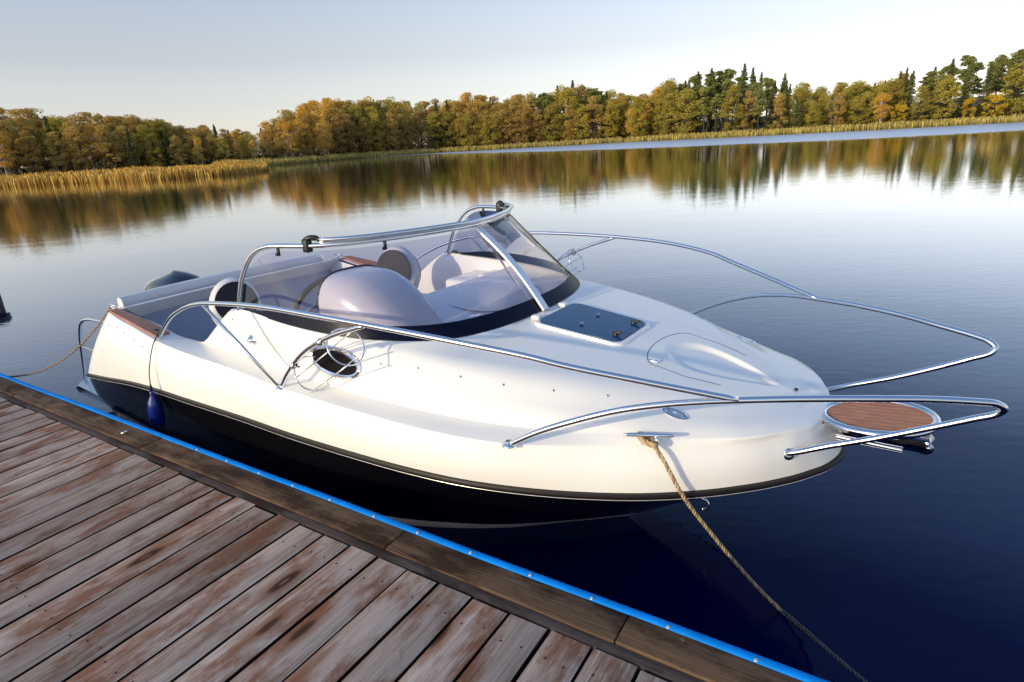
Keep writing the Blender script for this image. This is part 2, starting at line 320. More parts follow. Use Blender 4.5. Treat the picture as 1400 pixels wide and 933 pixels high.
M_ground = mat('shore_ground', (.09, .065, .028), .9); speckle(M_ground, .15, .55, (.12, .085, .03))
tag(mb.build('shore_terrain', M_ground), 'low grassy far shore rising to a wooded hill', 'terrain', kind='structure')

# ------------------------------------------------------------------ reeds and shore grass (uncountable)
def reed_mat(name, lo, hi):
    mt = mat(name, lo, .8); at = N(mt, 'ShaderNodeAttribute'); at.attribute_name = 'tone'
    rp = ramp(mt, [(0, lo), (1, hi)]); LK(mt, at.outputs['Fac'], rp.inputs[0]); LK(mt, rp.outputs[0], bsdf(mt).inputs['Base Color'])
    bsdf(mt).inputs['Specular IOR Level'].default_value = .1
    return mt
def blades(name, XY, h, wd, mt, label, cat):
    n = len(XY); z0 = np.maximum(terrain_z(XY[:, 0], XY[:, 1]), -.4)
    a = RNG.uniform(0, math.pi, n); hh = h*RNG.uniform(.72, 1.14, n)*(.95+.07*np.sin(XY[:, 0]*.9+XY[:, 1]*.4)+.06*np.sin(XY[:, 0]*2.3+1)); w_ = wd*RNG.uniform(.6, 1.3, n)
    ln = RNG.normal(0, .07, (n, 2))*hh[:, None]
    dx = np.cos(a)*w_*.5; dy = np.sin(a)*w_*.5
    V = np.zeros((n, 6, 3)); fr = (0, 0, .62, .62, 1, 1); ws = (.5, .5, .8, .8, .5, .5)
    for k in range(6):
        s = -1 if k % 2 == 0 else 1; ww = ws[k]*(1.6 if 2 <= k <= 3 else 1)
        V[:, k, 0] = XY[:, 0] + s*dx*ww + ln[:, 0]*fr[k]; V[:, k, 1] = XY[:, 1] + s*dy*ww + ln[:, 1]*fr[k]; V[:, k, 2] = z0 + hh*fr[k]
    me = bpy.data.meshes.new('reeds'); i = np.arange(n)*6
    F = np.concatenate([np.stack([i, i+1, i+3, i+2], 1), np.stack([i+2, i+3, i+5, i+4], 1)]).reshape(-1, 4)
    me.from_pydata(V.reshape(-1, 3), [], F.tolist())
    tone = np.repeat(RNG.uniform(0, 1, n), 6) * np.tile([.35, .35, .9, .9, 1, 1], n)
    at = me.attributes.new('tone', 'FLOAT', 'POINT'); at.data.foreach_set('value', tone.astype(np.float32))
    return tag(obj(name, me, mt), label, cat, kind='stuff')
M_reed = reed_mat('dry_reed', (.30, .15, .03), (.88, .58, .14)); M_grass = reed_mat('shore_sedge', (.2, .16, .04), (.58, .46, .14))
REEDF = np.array([(-130, 92), (-100, 90), (-72.3, 87.4), (-57.1, 83.2), (-43.6, 76.6), (-35.6, 78.7), (-33.6, 82.9), (-33.3, 89.0), (-36, 96)], float)
def along(poly, n, off_lo, off_hi, p=1.0):
    d = np.r_[0, np.cumsum(np.linalg.norm(np.diff(poly, axis=0), axis=1))]; t = RNG.uniform(0, d[-1], n)
    x = np.interp(t, d, poly[:, 0]); y = np.interp(t, d, poly[:, 1]); i = np.clip(np.searchsorted(d, t)-1, 0, len(poly)-2)
    tg = (poly[i+1]-poly[i])/np.linalg.norm(poly[i+1]-poly[i], axis=1)[:, None]; o = off_lo + (off_hi-off_lo)*RNG.uniform(0, 1, n)**p
    return np.stack([x-tg[:, 1]*o, y+tg[:, 0]*o], 1)
XY = np.vstack([along(REEDF, 26000, 0, 7, 1.3), along(REEDF[:6], 9000, 6, 22)]); RH = np.r_[np.full(26000, 1.45), np.full(9000, .95)]
XY[:, 1] += RNG.normal(0, .25, len(XY))
keep = (XY[:, 0] < -33+RNG.normal(0, .3, len(XY)))
clump = np.sin(XY[:, 0]*1.1)+np.sin(XY[:, 0]*.37+2)+np.sin(XY[:, 0]*2.7)
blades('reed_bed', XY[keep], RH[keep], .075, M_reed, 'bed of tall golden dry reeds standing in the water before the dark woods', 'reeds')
XY = along(SHORE[8:20], 30000, -1.2, 6, 1.2)
blades('shore_grass', XY, 1.25, .12, M_grass, 'strip of pale dry sedge along the foot of the forest', 'grass')

# ------------------------------------------------------------------ trees
def leaf_mat(name, cols, transl=.42):
    mt = mat(name, cols[0], .75); b = bsdf(mt); oi = N(mt, 'ShaderNodeObjectInfo'); at = N(mt, 'ShaderNodeAttribute'); at.attribute_name = 'tone'
    s = N(mt, 'ShaderNodeMath', operation='MULTIPLY_ADD'); s.inputs[1].default_value = .55; LK(mt, at.outputs['Fac'], s.inputs[0])
    s0 = N(mt, 'ShaderNodeMath', operation='MULTIPLY'); s0.inputs[1].default_value = .45; LK(mt, oi.outputs['Random'], s0.inputs[0]); LK(mt, s0.outputs[0], s.inputs[2])
    rp = ramp(mt, [(i/(len(cols)-1), c) for i, c in enumerate(cols)]); LK(mt, s.outputs[0], rp.inputs[0]); LK(mt, rp.outputs[0], b.inputs['Base Color'])
    b.inputs['Specular IOR Level'].default_value = .15
    tl = N(mt, 'ShaderNodeBsdfTranslucent'); LK(mt, rp.outputs[0], tl.inputs[0]); mx = N(mt, 'ShaderNodeMixShader'); mx.inputs[0].default_value = transl
    LK(mt, b.outputs[0], mx.inputs[1]); LK(mt, tl.outputs[0], mx.inputs[2]); LK(mt, mx.outputs[0], mt.node_tree.nodes['Material Output'].inputs[0]); return mt
M_leaf = dict(brown=leaf_mat('brown_leaves', [(0.358, 0.230, 0.070), (0.563, 0.384, 0.109), (0.717, 0.525, 0.154)]),
              gold=leaf_mat('golden_leaves', [(0.614, 0.358, 0.064), (0.768, 0.486, 0.090), (0.820, 0.614, 0.128)]),
              olive=leaf_mat('olive_leaves', [(0.333, 0.256, 0.051), (0.486, 0.397, 0.070), (0.640, 0.525, 0.102)]),
              yellow=leaf_mat('yellow_leaves', [(0.640, 0.410, 0.026), (0.794, 0.550, 0.038), (0.820, 0.666, 0.064)]),
              spruce=leaf_mat('spruce_needles', [(0.077, 0.096, 0.038), (0.128, 0.147, 0.046), (0.192, 0.198, 0.064)], .1),
              pine=leaf_mat('pine_needles', [(0.141, 0.154, 0.051), (0.230, 0.237, 0.064), (0.333, 0.307, 0.090)], .1))
M_bark = mat('dark_bark', (.055, .042, .033), .9); speckle(M_bark, 30, .5, (.075, .056, .042))
M_birch = mat('birch_bark', (.5, .47, .42), .8)
def _br():
    mt = M_birch; tc = N(mt, 'ShaderNodeTexCoord'); mp = N(mt, 'ShaderNodeMapping'); mp.inputs['Scale'].default_value = (8, 8, 60); LK(mt, tc.outputs['Object'], mp.inputs[0])
    nz = N(mt, 'ShaderNodeTexNoise'); nz.inputs['Scale'].default_value = 1; LK(mt, mp.outputs[0], nz.inputs['Vector'])
    rp = ramp(mt, [(.38, (.06, .05, .045)), (.5, (.5, .47, .42))]); LK(mt, nz.outputs[0], rp.inputs[0]); LK(mt, rp.outputs[0], bsdf(mt).inputs['Base Color'])
_br()
def leaf_mesh(C, size, rng):
    """one small quad per point of C"""
    n = len(C); a = rng.normal(size=(n, 3)); a /= np.linalg.norm(a, axis=1)[:, None]; b = np.cross(a, rng.normal(size=(n, 3))); b /= np.linalg.norm(b, axis=1)[:, None]
    s = size*rng.uniform(.55, 1.25, n)[:, None]; V = np.stack([C-a*s-b*s*.6, C+a*s-b*s*.5, C+a*s*.8+b*s*.6, C-a*s*.7+b*s*.55], 1)
    me = bpy.data.meshes.new('crown'); me.from_pydata(V.reshape(-1, 3), [], np.arange(n*4).reshape(-1, 4).tolist()); return me
def set_tone(me, tone, k=4):
    at = me.attributes.new('tone', 'FLOAT', 'POINT'); at.data.foreach_set('value', np.repeat(np.clip(tone, 0, 1), k).astype(np.float32))
def decid(seed, base=.28, wid=.20, n=2600, dense=1.0, top=.5):
    rng = np.random.default_rng(seed); nb = int(46*dense); C = []; T = []; tr = MB()
    bend = rng.normal(0, .012, 2)
    hz = np.linspace(0, .93, 9); P = np.stack([bend[0]*np.sin(hz*4), bend[1]*np.sin(hz*3+1), hz], 1)
    tr.tube(P, np.linspace(.0155, .003, 9), 7)
    per = n//nb
    for k in range(nb):
        z = base + (1-base)*rng.uniform(0, 1)**.9*.97
        u = (z-base)/(1-base); rad = wid*(math.sin(math.pi*min(1, u*.80+.17))**.75)*rng.uniform(.35, 1.0); a = rng.uniform(0, 2*math.pi)
        c = np.array([rad*math.cos(a), rad*math.sin(a), z]); br = rng.uniform(.04, .08)
        if k % 2 == 0:
            z0 = max(.12, z-.16-.1*rng.uniform()); q = np.array([np.interp(z0, hz, P[:, 0]), np.interp(z0, hz, P[:, 1]), z0])
            tr.tube(np.array([q, q*.45+c*.55+np.array([0, 0, -.015]), c]), [.0062, .004, .0014], 5)
        d = rng.normal(size=(per, 3)); d /= np.linalg.norm(d, axis=1)[:, None]; rr = br*rng.uniform(.35, 1.0, per)[:, None]**.5
        C.append(c+d*rr*np.array([1.15, 1.15, .8])); T.append(np.full(per, rng.uniform(.15, .85))+rng.normal(0, .13, per))
    C = np.concatenate(C); me = leaf_mesh(C, .0102, rng); set_tone(me, np.concatenate(T))
    return tr.mesh(), me
def conifer(seed, wid=.15, base=.12, n=2600, pine=False):
    rng = np.random.default_rng(seed); tr = MB(); hz = np.linspace(0, 1, 8)
    tr.tube(np.stack([0*hz, 0*hz, hz], 1), np.linspace(.014, .0015, 8), 7); C = []; T = []
    if not pine:
        nl = 30; per = n//(nl*6)
        for i in range(nl):
            u = i/(nl-1); z = base+(.985-base)*u; L = wid*(1-u)**.85*rng.uniform(.8, 1.1)+.008; nb = 6
            for k in range(nb):
                a = rng.uniform(0, 2*math.pi); l = L*rng.uniform(.6, 1.1); t = rng.uniform(.1, 1, per)
                x = t*l; zz = z - t*l*.35 + t*t*l*.18 + rng.normal(0, .005, per); sp = rng.normal(0, .16, per)*x
                C.append(np.stack([x*math.cos(a)-sp*math.sin(a), x*math.sin(a)+sp*math.cos(a), zz], 1)); T.append(.25+.5*t+rng.normal(0, .14, per))
            if i % 2 == 0:
                tr.tube(np.array([[0, 0, z], [L*.7*math.cos(a), L*.7*math.sin(a), z-L*.2]]), [.003, .001], 4)
    else:
        nb = 34; per = n//nb
        for k in range(nb):
            u = rng.uniform(0, 1); z = .42+.55*u; rad = .15*(1-u*.65)*rng.uniform(.2, 1); a = rng.uniform(0, 2*math.pi)
            c = np.array([rad*math.cos(a), rad*math.sin(a), z]); d = rng.normal(size=(per, 3)); d /= np.linalg.norm(d, axis=1)[:, None]
            C.append(c+d*rng.uniform(.03, .06)*np.array([1.25, 1.25, .55])*rng.uniform(.4, 1, per)[:, None]); T.append(np.full(per, rng.uniform(.2, .8))+rng.normal(0, .12, per))
            if k % 2 == 0: tr.tube(np.array([[0, 0, z-.05], c]), [.005, .0015], 5)
    C = np.concatenate(C); me = leaf_mesh(C, .0105, rng); set_tone(me, np.concatenate(T)); return tr.mesh(), me
PROTO = dict(brown=[decid(i, .12, .17+.02*(i % 3), 4600, 1.3) for i in range(5)], gold=[decid(20+i, .28, .13+.015*i, 4200, 1.2) for i in range(4)],
             olive=[decid(40+i, .05, .19+.03*(i % 3), 5000, 1.5) for i in range(4)], yellow=[decid(60, .05, .27, 3600, 1.2)],
             spruce=[conifer(80+i, .15+.025*i, n=4200) for i in range(3)], pine=[conifer(90+i, pine=True, n=4200) for i in range(3)])
for k, L in PROTO.items():
    for t, c in L:
        t.materials.append(M_birch if k == 'gold' else M_bark); c.materials.append(M_leaf[k])
TL = dict(brown=('alder_tree', 'brown leafed alder', 'alders'),
          gold=('birch_tree', 'golden birch with pale trunk', 'birches'),
          olive=('broadleaf_tree', 'olive green broad tree', 'olive trees'),
          yellow=('yellow_shrub_tree', 'low bright yellow tree', 'yellow trees'),
          spruce=('spruce_tree', 'dark pointed spruce', 'spruces'),
          pine=('pine_tree', 'green pine with clumped crown', 'pines'))
SKYL = np.array([(-0.9, .072), (-0.654, 0.0721), (-0.611, 0.0714), (-0.557, 0.0686), (-0.5, 0.0598), (-0.43, 0.0459), (-0.374, 0.0355), (-0.347, 0.0485), (-0.319, 0.0615), (-0.288, 0.0674), (-0.234, 0.0736), (-0.136, 0.0695), (-0.046, 0.0693), (0.022, 0.0636), (0.079, 0.0739), (0.113, 0.0802), (0.146, 0.0759), (0.191, 0.0585), (0.245, 0.0671), (0.287, 0.079), (0.35, 0.0845), (0.397, 0.0697), (0.427, 0.0624), (0.455, 0.0504), (0.491, 0.0529), (0.535, 0.049), (0.559, 0.0574), (0.604, 0.0682), (0.649, 0.0689), (0.682, 0.0752), (.9, .08)])
FOREST = np.array([(-150, 78), (-118, 98), (-100, 108), (-82, 118), (-66, 129), (-56, 141), (-53, 154), (-45, 181), (-24, 208), (4, 200), (39, 194), (64, 165), (86, 144), (112, 137), (140, 130), (170, 118)], float)
def kind_for(az, row, r):
    if az < -.36: return r.choices(['brown', 'olive', 'gold', 'spruce'], [6, 1.2, .8, .5])[0]
    if az < -.24: return r.choices(['gold', 'brown', 'spruce'], [5, 5, .7])[0] if row else r.choices(['brown', 'gold'], [5, 3])[0]
    if az < .06: return r.choices(['brown', 'olive', 'gold', 'spruce'], [5, 2.5, 1.6 if row > 1 else .6, .6])[0]
    if az < .17: return r.choices(['pine', 'spruce', 'brown', 'olive'], [4, 1.5, 1.5, 1] if row > 0 else [1, 0, 4, 2])[0]
    if az < .27: return r.choices(['olive', 'gold', 'brown', 'spruce'], [5, 2, 1, 1])[0]
    if az < .43: return r.choices(['pine', 'spruce', 'brown'], [6, 5, .6])[0] if row > 0 else r.choices(['olive', 'brown', 'pine'], [5, 3, 2])[0]
    if az < .56: return r.choices(['olive', 'brown', 'gold', 'spruce'], [6, 2, 1, 1.5])[0]
    return r.choices(['pine', 'spruce', 'brown', 'gold'], [6, 5, .5, .1])[0] if row > 0 else r.choices(['olive', 'brown', 'yellow', 'gold'], [4, 3, 1.4, .3])[0]
def where(az, row):
    w_ = ['at the edge of', 'inside', 'inside', 'at the back of', 'at the back of'][row]
    z_ = ('the dark wood behind the reed bed' if az < -.37 else 'the birch wood past the reed tip' if az < -.22 else 'the brown wood on the low bank' if az < .06 else 'the pine stand' if az < .17 else
          'the gap before the spruces' if az < .27 else 'the tall spruce stand' if az < .43 else 'the low olive wood' if az < .56 else 'the wooded hill')
    return w_+' '+z_
rnd = random.Random(11); ntree = 0
fd = np.r_[0, np.cumsum(np.linalg.norm(np.diff(FOREST, axis=0), axis=1))]
def add_tree(kind, x, y, h, wscale, az, row):
    global ntree
    nm, lb, gp = TL[kind]; wh = where(az, row); lb = lb+' '+wh; gp = gp+' '+wh; t, c = rnd.choice(PROTO[kind]); z = float(terrain_z(np.array([x]), np.array([y]))[0])-.1
    o = empty(nm, (x, y, z), rnd.uniform(0, 6.28)); o.scale = (h*wscale, h*wscale, h); tag(o, lb, 'tree', gp)
    obj('trunk', t, None, o); obj('crown', c, None, o); ntree += 1
for row, (off, step, fac) in enumerate([(1.0, 4.6, .76), (5.5, 4.4, .90), (11, 4.4, 1.0), (18, 5.0, 1.0), (27, 6.0, .98)]):
    s = rnd.uniform(0, 3)
    while s < fd[-1]:
        x = np.interp(s, fd, FOREST[:, 0]); y = np.interp(s, fd, FOREST[:, 1]); i = min(int(np.searchsorted(fd, s, 'right'))-1, len(FOREST)-2)
        tg = FOREST[i+1]-FOREST[i]; tg = tg/np.linalg.norm(tg); o = off+rnd.uniform(-1.8, 1.8)
        px_, py_ = x-tg[1]*o, y+tg[0]*o; az = math.atan2(px_, py_); D = math.hypot(px_, py_)
        s += step*rnd.uniform(.75, 1.25)
        if abs(az) > .80 or ntree > 640: continue
        el = np.interp(az, SKYL[:, 0], SKYL[:, 1]); kd = kind_for(az, row, rnd)
        zg = float(terrain_z(np.array([px_]), np.array([py_]))[0])
        h = (D*el+CAMZ-zg)*fac*rnd.uniform(.86, 1.06)
        if kd == 'yellow': h *= .55
        if kd in ('spruce',): h *= 1.05
        if kd == 'gold' and row > 1: h *= 1.05
        add_tree(kd, px_, py_, h, rnd.uniform(1.05, 1.4), az, row)
for k in range(95):
    s = rnd.uniform(0, fd[-1]); x = np.interp(s, fd, FOREST[:, 0]); y = np.interp(s, fd, FOREST[:, 1]); i = min(int(np.searchsorted(fd, s, 'right'))-1, len(FOREST)-2)
    if k < 22: s = rnd.uniform(fd[4], fd[9]); x = np.interp(s, fd, FOREST[:, 0]); y = np.interp(s, fd, FOREST[:, 1]); i = min(int(np.searchsorted(fd, s, 'right'))-1, len(FOREST)-2)
    tg = FOREST[i+1]-FOREST[i]; tg = tg/np.linalg.norm(tg); o = rnd.uniform(9, 48); px_, py_ = x-tg[1]*o, y+tg[0]*o; az = math.atan2(px_, py_); D = math.hypot(px_, py_)
    if 22 <= k < 36: az = rnd.uniform(.15, .25); D = rnd.uniform(192, 218); px_, py_ = D*math.sin(az), D*math.cos(az)
    if k < 14: az = rnd.uniform(-.17, -.05); D = rnd.uniform(215, 240); px_, py_ = D*math.sin(az), D*math.cos(az)
    if abs(az) > .8: continue
    el = np.interp(az, SKYL[:, 0], SKYL[:, 1]); zg = float(terrain_z(np.array([px_]), np.array([py_]))[0])
    add_tree(kind_for(az, 3, rnd), px_, py_, (D*el+CAMZ-zg)*rnd.uniform(.8, 1.0), rnd.uniform(1.1, 1.45), az, 4)
# dark undergrowth under the trees
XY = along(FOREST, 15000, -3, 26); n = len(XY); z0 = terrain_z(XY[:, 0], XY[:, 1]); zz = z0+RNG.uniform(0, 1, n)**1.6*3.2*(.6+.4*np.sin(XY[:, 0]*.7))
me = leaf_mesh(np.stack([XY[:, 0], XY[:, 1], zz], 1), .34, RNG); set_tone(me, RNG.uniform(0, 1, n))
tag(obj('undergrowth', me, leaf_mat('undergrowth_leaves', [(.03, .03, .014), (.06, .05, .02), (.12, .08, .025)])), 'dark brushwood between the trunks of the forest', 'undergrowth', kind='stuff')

# ------------------------------------------------------------------ dock
DA = -0.5761972; dock = empty('wooden_dock', (-3.2046, 3.6391, 0.52937), DA)
tag(dock, 'weathered plank dock with blue edging beside the boat', 'dock')
PW = .15
def plank_mesh(L, wid, th, seed):
    r = random.Random(seed); mb = MB(); bm = bmesh.new(); bmesh.ops.create_cube(bm, size=1)
    for v in bm.verts: v.co = Vector((v.co.x*wid, (v.co.y-.5)*L, (v.co.z-.5)*th))
    bmesh.ops.bevel(bm, geom=list(bm.edges), offset=.002, segments=2, affect='EDGES', profile=.5)
    me = bpy.data.meshes.new('plank'); bm.to_mesh(me); bm.free(); me.polygons.foreach_set('use_smooth', [True]*len(me.polygons)); me.set_sharp_from_angle(angle=R(40)); me.materials.append(M_plank); me.materials.append(M_plank_side)
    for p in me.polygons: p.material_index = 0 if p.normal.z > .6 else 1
    return me
PM = [plank_mesh(4.4, PW-.0095-.0015*i, .075, i) for i in range(3)]
scr = MB(); scr.lathe([(0, .0016), (.0035, .0014), (.0042, 0)], 8); SCR = scr.mesh(); M_nail = mat('rusty_screw', (.05, .025, .018), .6, metal=.4); SCR.materials.append(M_nail)
rp = random.Random(5)
for k in range(-14, 42):
    o = obj('plank', PM[k % 3], None, dock); o.location = ((k+.5)*PW+rp.uniform(-.0015, .0015), rp.uniform(-.008, .006), rp.uniform(-.002, .0015))
    o.rotation_euler = (0, rp.uniform(-.006, .006), rp.uniform(-.0015, .0015))
    for yy in (-.10, -.78, -1.46):
        for sx in (-.035, .035):
            q = obj('screw', SCR, None, o); q.location = (sx+rp.uniform(-.006, .006), yy+rp.uniform(-.012, .012), .0001)
# bearer beam seen between the plank ends and the edge board
def hbox(name, x0, x1, y0, y1, z0, z1, mt, bev=.004, parent=dock):
    mb = MB(); mb.box((-(x1-x0)/2, y0, z0), ((x1-x0)/2, y1, z1), bev); o = mb.build(name, mt, parent, ang=40); o.location.x = (x0+x1)/2; return o
hbox('beam', -2.4, 6.4, .0085, .0485, -.16, -.003, M_joist, .002)
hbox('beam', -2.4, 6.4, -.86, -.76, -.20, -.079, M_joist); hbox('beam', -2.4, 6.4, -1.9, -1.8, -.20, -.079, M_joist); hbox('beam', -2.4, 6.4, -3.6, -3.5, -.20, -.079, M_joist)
seams = [-2.4, -.35, 1.32, 3.14, 4.10, 6.4]
for a, b in zip(seams[:-1], seams[1:]):
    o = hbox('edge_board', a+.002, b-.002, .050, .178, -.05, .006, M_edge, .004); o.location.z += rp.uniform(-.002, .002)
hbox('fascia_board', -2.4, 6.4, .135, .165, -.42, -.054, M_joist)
for xx in (-2.0, .3, 2.6, 4.9):
    mb = MB(); mb.tube([(xx, .05, -2.2), (xx, .05, -.16)], .08, 14); mb.build('pile', M_joist, dock)
# blue rubber edging: flattened half tube on the outer edge
xs = np.linspace(-2.4, 6.4, 90); rows = []
prof = [(.171, .0062), (.172, .011), (.176, .0140), (.190, .0155), (.198, .013), (.203, .004), (.203, -.03), (.198, -.036), (.180, -.036)]
for x in xs: rows.append([(x, y+.001*math.sin(x*5), z+.0015*math.sin(x*3.1)) for y, z in prof])
mb = MB(); mb.grid(np.array(rows)); fix(mb.build('edging_strip', M_bluestrip, dock, ang=50))
wsh = MB(); wsh.lathe([(0, .004), (.004, .0038), (.006, .0025), (.0066, 0)], 12); WS = wsh.mesh(); M_zinc = mat('zinc_washer', (.6, .58, .52), .4, metal=.7); WS.materials.append(M_zinc)
for k in range(-7, 18):
    q = obj('screw_head', WS, None, dock); q.location = (3.463+.256*k+rp.uniform(-.012, .012), .1755, .0135); q.rotation_euler = (.35, 0, 0)
# ring bolt on the edge board
rb = MB(); a = np.linspace(0, 2*math.pi, 17); rb.tube(np.stack([1.05+.022*np.cos(a), .1+.016*np.sin(a), .014+.006*np.cos(a)], 1), .0045, 6); rb.box((1.035, .09, .0045), (1.06, .112, .013), .003)
rb.build('ring_bolt', M_steel_r, dock)

# ------------------------------------------------------------------ the boat (local: x forward, y to port, z up from the water)
BY, BX0, BY0 = -0.633, 0.734, 2.734
boat = empty('motorboat', (BX0, BY0, 0), BY)
tag(boat, 'white and black cabin motorboat with steel rails moored beside the plank dock', 'motorboat')
def sym(pts): return [(x, -y, z) for x, y, z in pts]
# longitudinal curves (half breadth and height over x)
tR = np.array([(-4.10, 1.095, .515), (-3.67, 1.12, .573), (-3.24, 1.13, .626), (-2.99, 1.135, .646), (-2.49, 1.135, .663), (-1.9, 1.12, .671), (-1.5, 1.112, .671), (-1.08, 1.087, .671), (-.754, 1.057, .671), (-.475, 1.012, .671), (-.256, .950, .671), (0, .848, .671), (.267, .70, .671), (.494, .52, .672), (.625, .384, .673), (.722, .252, .674), (.784, .131, .675), (.793, .1007, .675), (.80, .068, .6755), (.8045, .034, .676), (.806, 0, .676)])
t3 = np.array([(-3.52, 1.055, 1.065), (-3.35, 1.075, 1.045), (-3.14, 1.08, 1.017), (-2.84, 1.08, .966), (-2.52, 1.08, .942), (-2.02, 1.08, .929), (-1.63, 1.077, .903), (-1.04, 1.068, .891), (-.77, 1.052, .887), (-.52, 1.025, .883), (-.26, .955, .876), (-.10, .875, .871), (.04, .79, .867), (.2, .70, .862), (.39, .575, .860), (.59, .40, .862), (.68, .265, .860), (.72, .15, .855), (.73, .085, .852), (.7338, .042, .85), (.735, 0, .85)])
t4 = np.array([(-3.60, .965, 1.055), (-3.35, .945, 1.02), (-3.1, .93, .985), (-2.9, .925, .945), (-2.6, .903, .928), (-2.2, .905, .925), (-1.72, .945, .918), (-1.0, .955, .912), (-.71, .932, .905), (-.35, .868, .900), (-.05, .78, .897), (.195, .672, .893), (.39, .56, .887), (.53, .468, .884), (.62, .36, .880), (.68, .235, .875), (.712, .12, .868), (.719, .066, .864), (.7213, .03, .862), (.722, 0, .862)])
t6 = np.array([(-2.62, .903, .930), (-2.5, .903, 1.01), (-2.3, .903, 1.145), (-2.2, .903, 1.20), (-2.12, .905, 1.205), (-1.7, .92, 1.183), (-1.4, .907, 1.168), (-1.18, .862, 1.156), (-1.02, .795, 1.148), (-.88, .705, 1.141), (-.79, .59, 1.136), (-.755, .51, 1.134), (-.712, .36, 1.132), (-.695, .2, 1.131), (-.69, 0, 1.131)])
tK = np.array([(-2.62, .903, .930), (-2.5, .905, 1.01), (-2.3, .906, 1.14), (-2.2, .907, 1.195), (-2.12, .91, 1.198), (-1.7, .928, 1.173), (-1.4, .918, 1.155), (-1.18, .885, 1.135), (-.95, .848, 1.112), (-.65, .805, 1.094), (-.45, .77, 1.078), (-.25, .695, 1.060), (-.05, .605, 1.034), (.22, .425, .985), (.45, .255, .938), (.58, .14, .903), (.645, .05, .88), (.66, 0, .872)])
cz = np.array([(-.7, 1.131), (-.4, 1.098), (-.19, 1.070), (0, 1.038), (.25, .988), (.45, .948), (.58, .915), (.66, .876)])
def cv(t, x): return hermite(t[:, 0], t[:, 1], x), hermite(t[:, 0], t[:, 2], x)
XR = np.unique(np.round(np.r_[np.linspace(-4.1, -2.6, 22), np.linspace(-2.6, -2.1, 14), np.linspace(-2.1, -1.1, 22), np.linspace(-1.1, -.70, 26), np.linspace(-.70, .5, 104), np.linspace(.5, .75, 20), .76, .77, .78, .787, .793, .798, .802, .8045, .806], 4))
def warp(x, aft, nose):
    """each curve has its own stern and bow end; stations slide along it"""
    x = np.asarray(x, float); o = x.copy(); q = x < -2.65; o[q] = -2.65+(x[q]+2.65)*((aft+2.65)/(-4.1+2.65)); q = x > 0; o[q] = x[q]*nose/.806; return o
xR = XR; x3 = warp(XR, -3.52, .735); x4 = warp(XR, -3.60, .722); xK = warp(XR, -3.6, .66)
yR, zR = cv(tR, xR); y3, z3 = cv(t3, x3); y4, z4 = cv(t4, x4)
yR[-1] = y3[-1] = y4[-1] = 0
yK, zK = cv(tK, np.maximum(xK, -2.62)); y6, z6 = cv(t6, np.maximum(xK, -2.62)); yK[-1] = 0
low = xK < -2.62; yK[low] = y4[low]-.004; zK[low] = z4[low]+.001
fore = xK >= -.69; yE = np.where(fore, 0, y6); zE = np.where(fore, np.interp(xK, cz[:, 0], cz[:, 1]), z6); yE[low] = y4[low]-.008; zE[low] = z4[low]+.001
zE[fore] = hermite(cz[:, 0], cz[:, 1], xK[fore])
def fillet(P, rad, nb=5):
    out = [P[0]]
    for i in range(1, len(P)-1):
        A, B, C = P[i-1], P[i], P[i+1]; u = A-B; v = C-B; lu = np.linalg.norm(u)+1e-9; lv = np.linalg.norm(v)+1e-9; t = min(rad[i], .42*lu, .42*lv)
        a = B+u/lu*t; c = B+v/lv*t
        for s in np.linspace(0, 1, nb): out.append((1-s)**2*a+2*s*(1-s)*B+s*s*c)
    out.append(P[-1]); return np.array(out)
SUB = [5, 1, 1, 1, 1, 2, 1, 1, 1, 1, 7, 1, 1, 1, 1, 46]
rows = []
for i in range(len(XR)):
    P = np.array([(xR[i], -yR[i], zR[i]+.012), (x3[i], -y3[i], z3[i]), (x4[i], -y4[i], z4[i]), (xK[i], -yK[i], zK[i]), (xK[i], -yE[i], zE[i])])
    bigr = float(np.interp(XR[i], [-1.5, -.9, -.3, .8], [.012, .05, .11, .12]))
    F = fillet(P, [0, .007, .009, bigr, 0]); line = []
    for j in range(len(F)-1):
        n_ = SUB[j]
        for s in range(n_):
            t = s/n_; q = F[j]*(1-t)+F[j+1]*t
            if j == 0: q = q+np.array([0, -.02*math.sin(math.pi*t)*min(1, yR[i]*4), 0])       # side panel bulges
            if j == 10: q = q+np.array([0, -.014*math.sin(math.pi*t)*min(1, yR[i]*3), .004*math.sin(math.pi*t)])
            line.append(q)
    line.append(F[-1]); rows.append(line)
G = np.array(rows)                                   # starboard half
def hollow(P):
    x = P[..., 0]; y = P[..., 1]; u = (x-.285)/.265; hw = np.clip(.235-.33*(x-.02), .05, 1); d = np.sqrt(u*u+(y/hw)**2)
    k = np.clip((1.0-d)/.20, 0, 1); k = k*k*(3-2*k); P[..., 2] -= .020*k*(x > -.2); return P
def crown_deck(P):
    return P
G = hollow(G)
# shallow moulded step that runs up the stern quarter
mbd = MB(); mbd.grid(G); Gp = G.copy(); Gp[..., 1] *= -1; mbd.grid(Gp, flip=True)
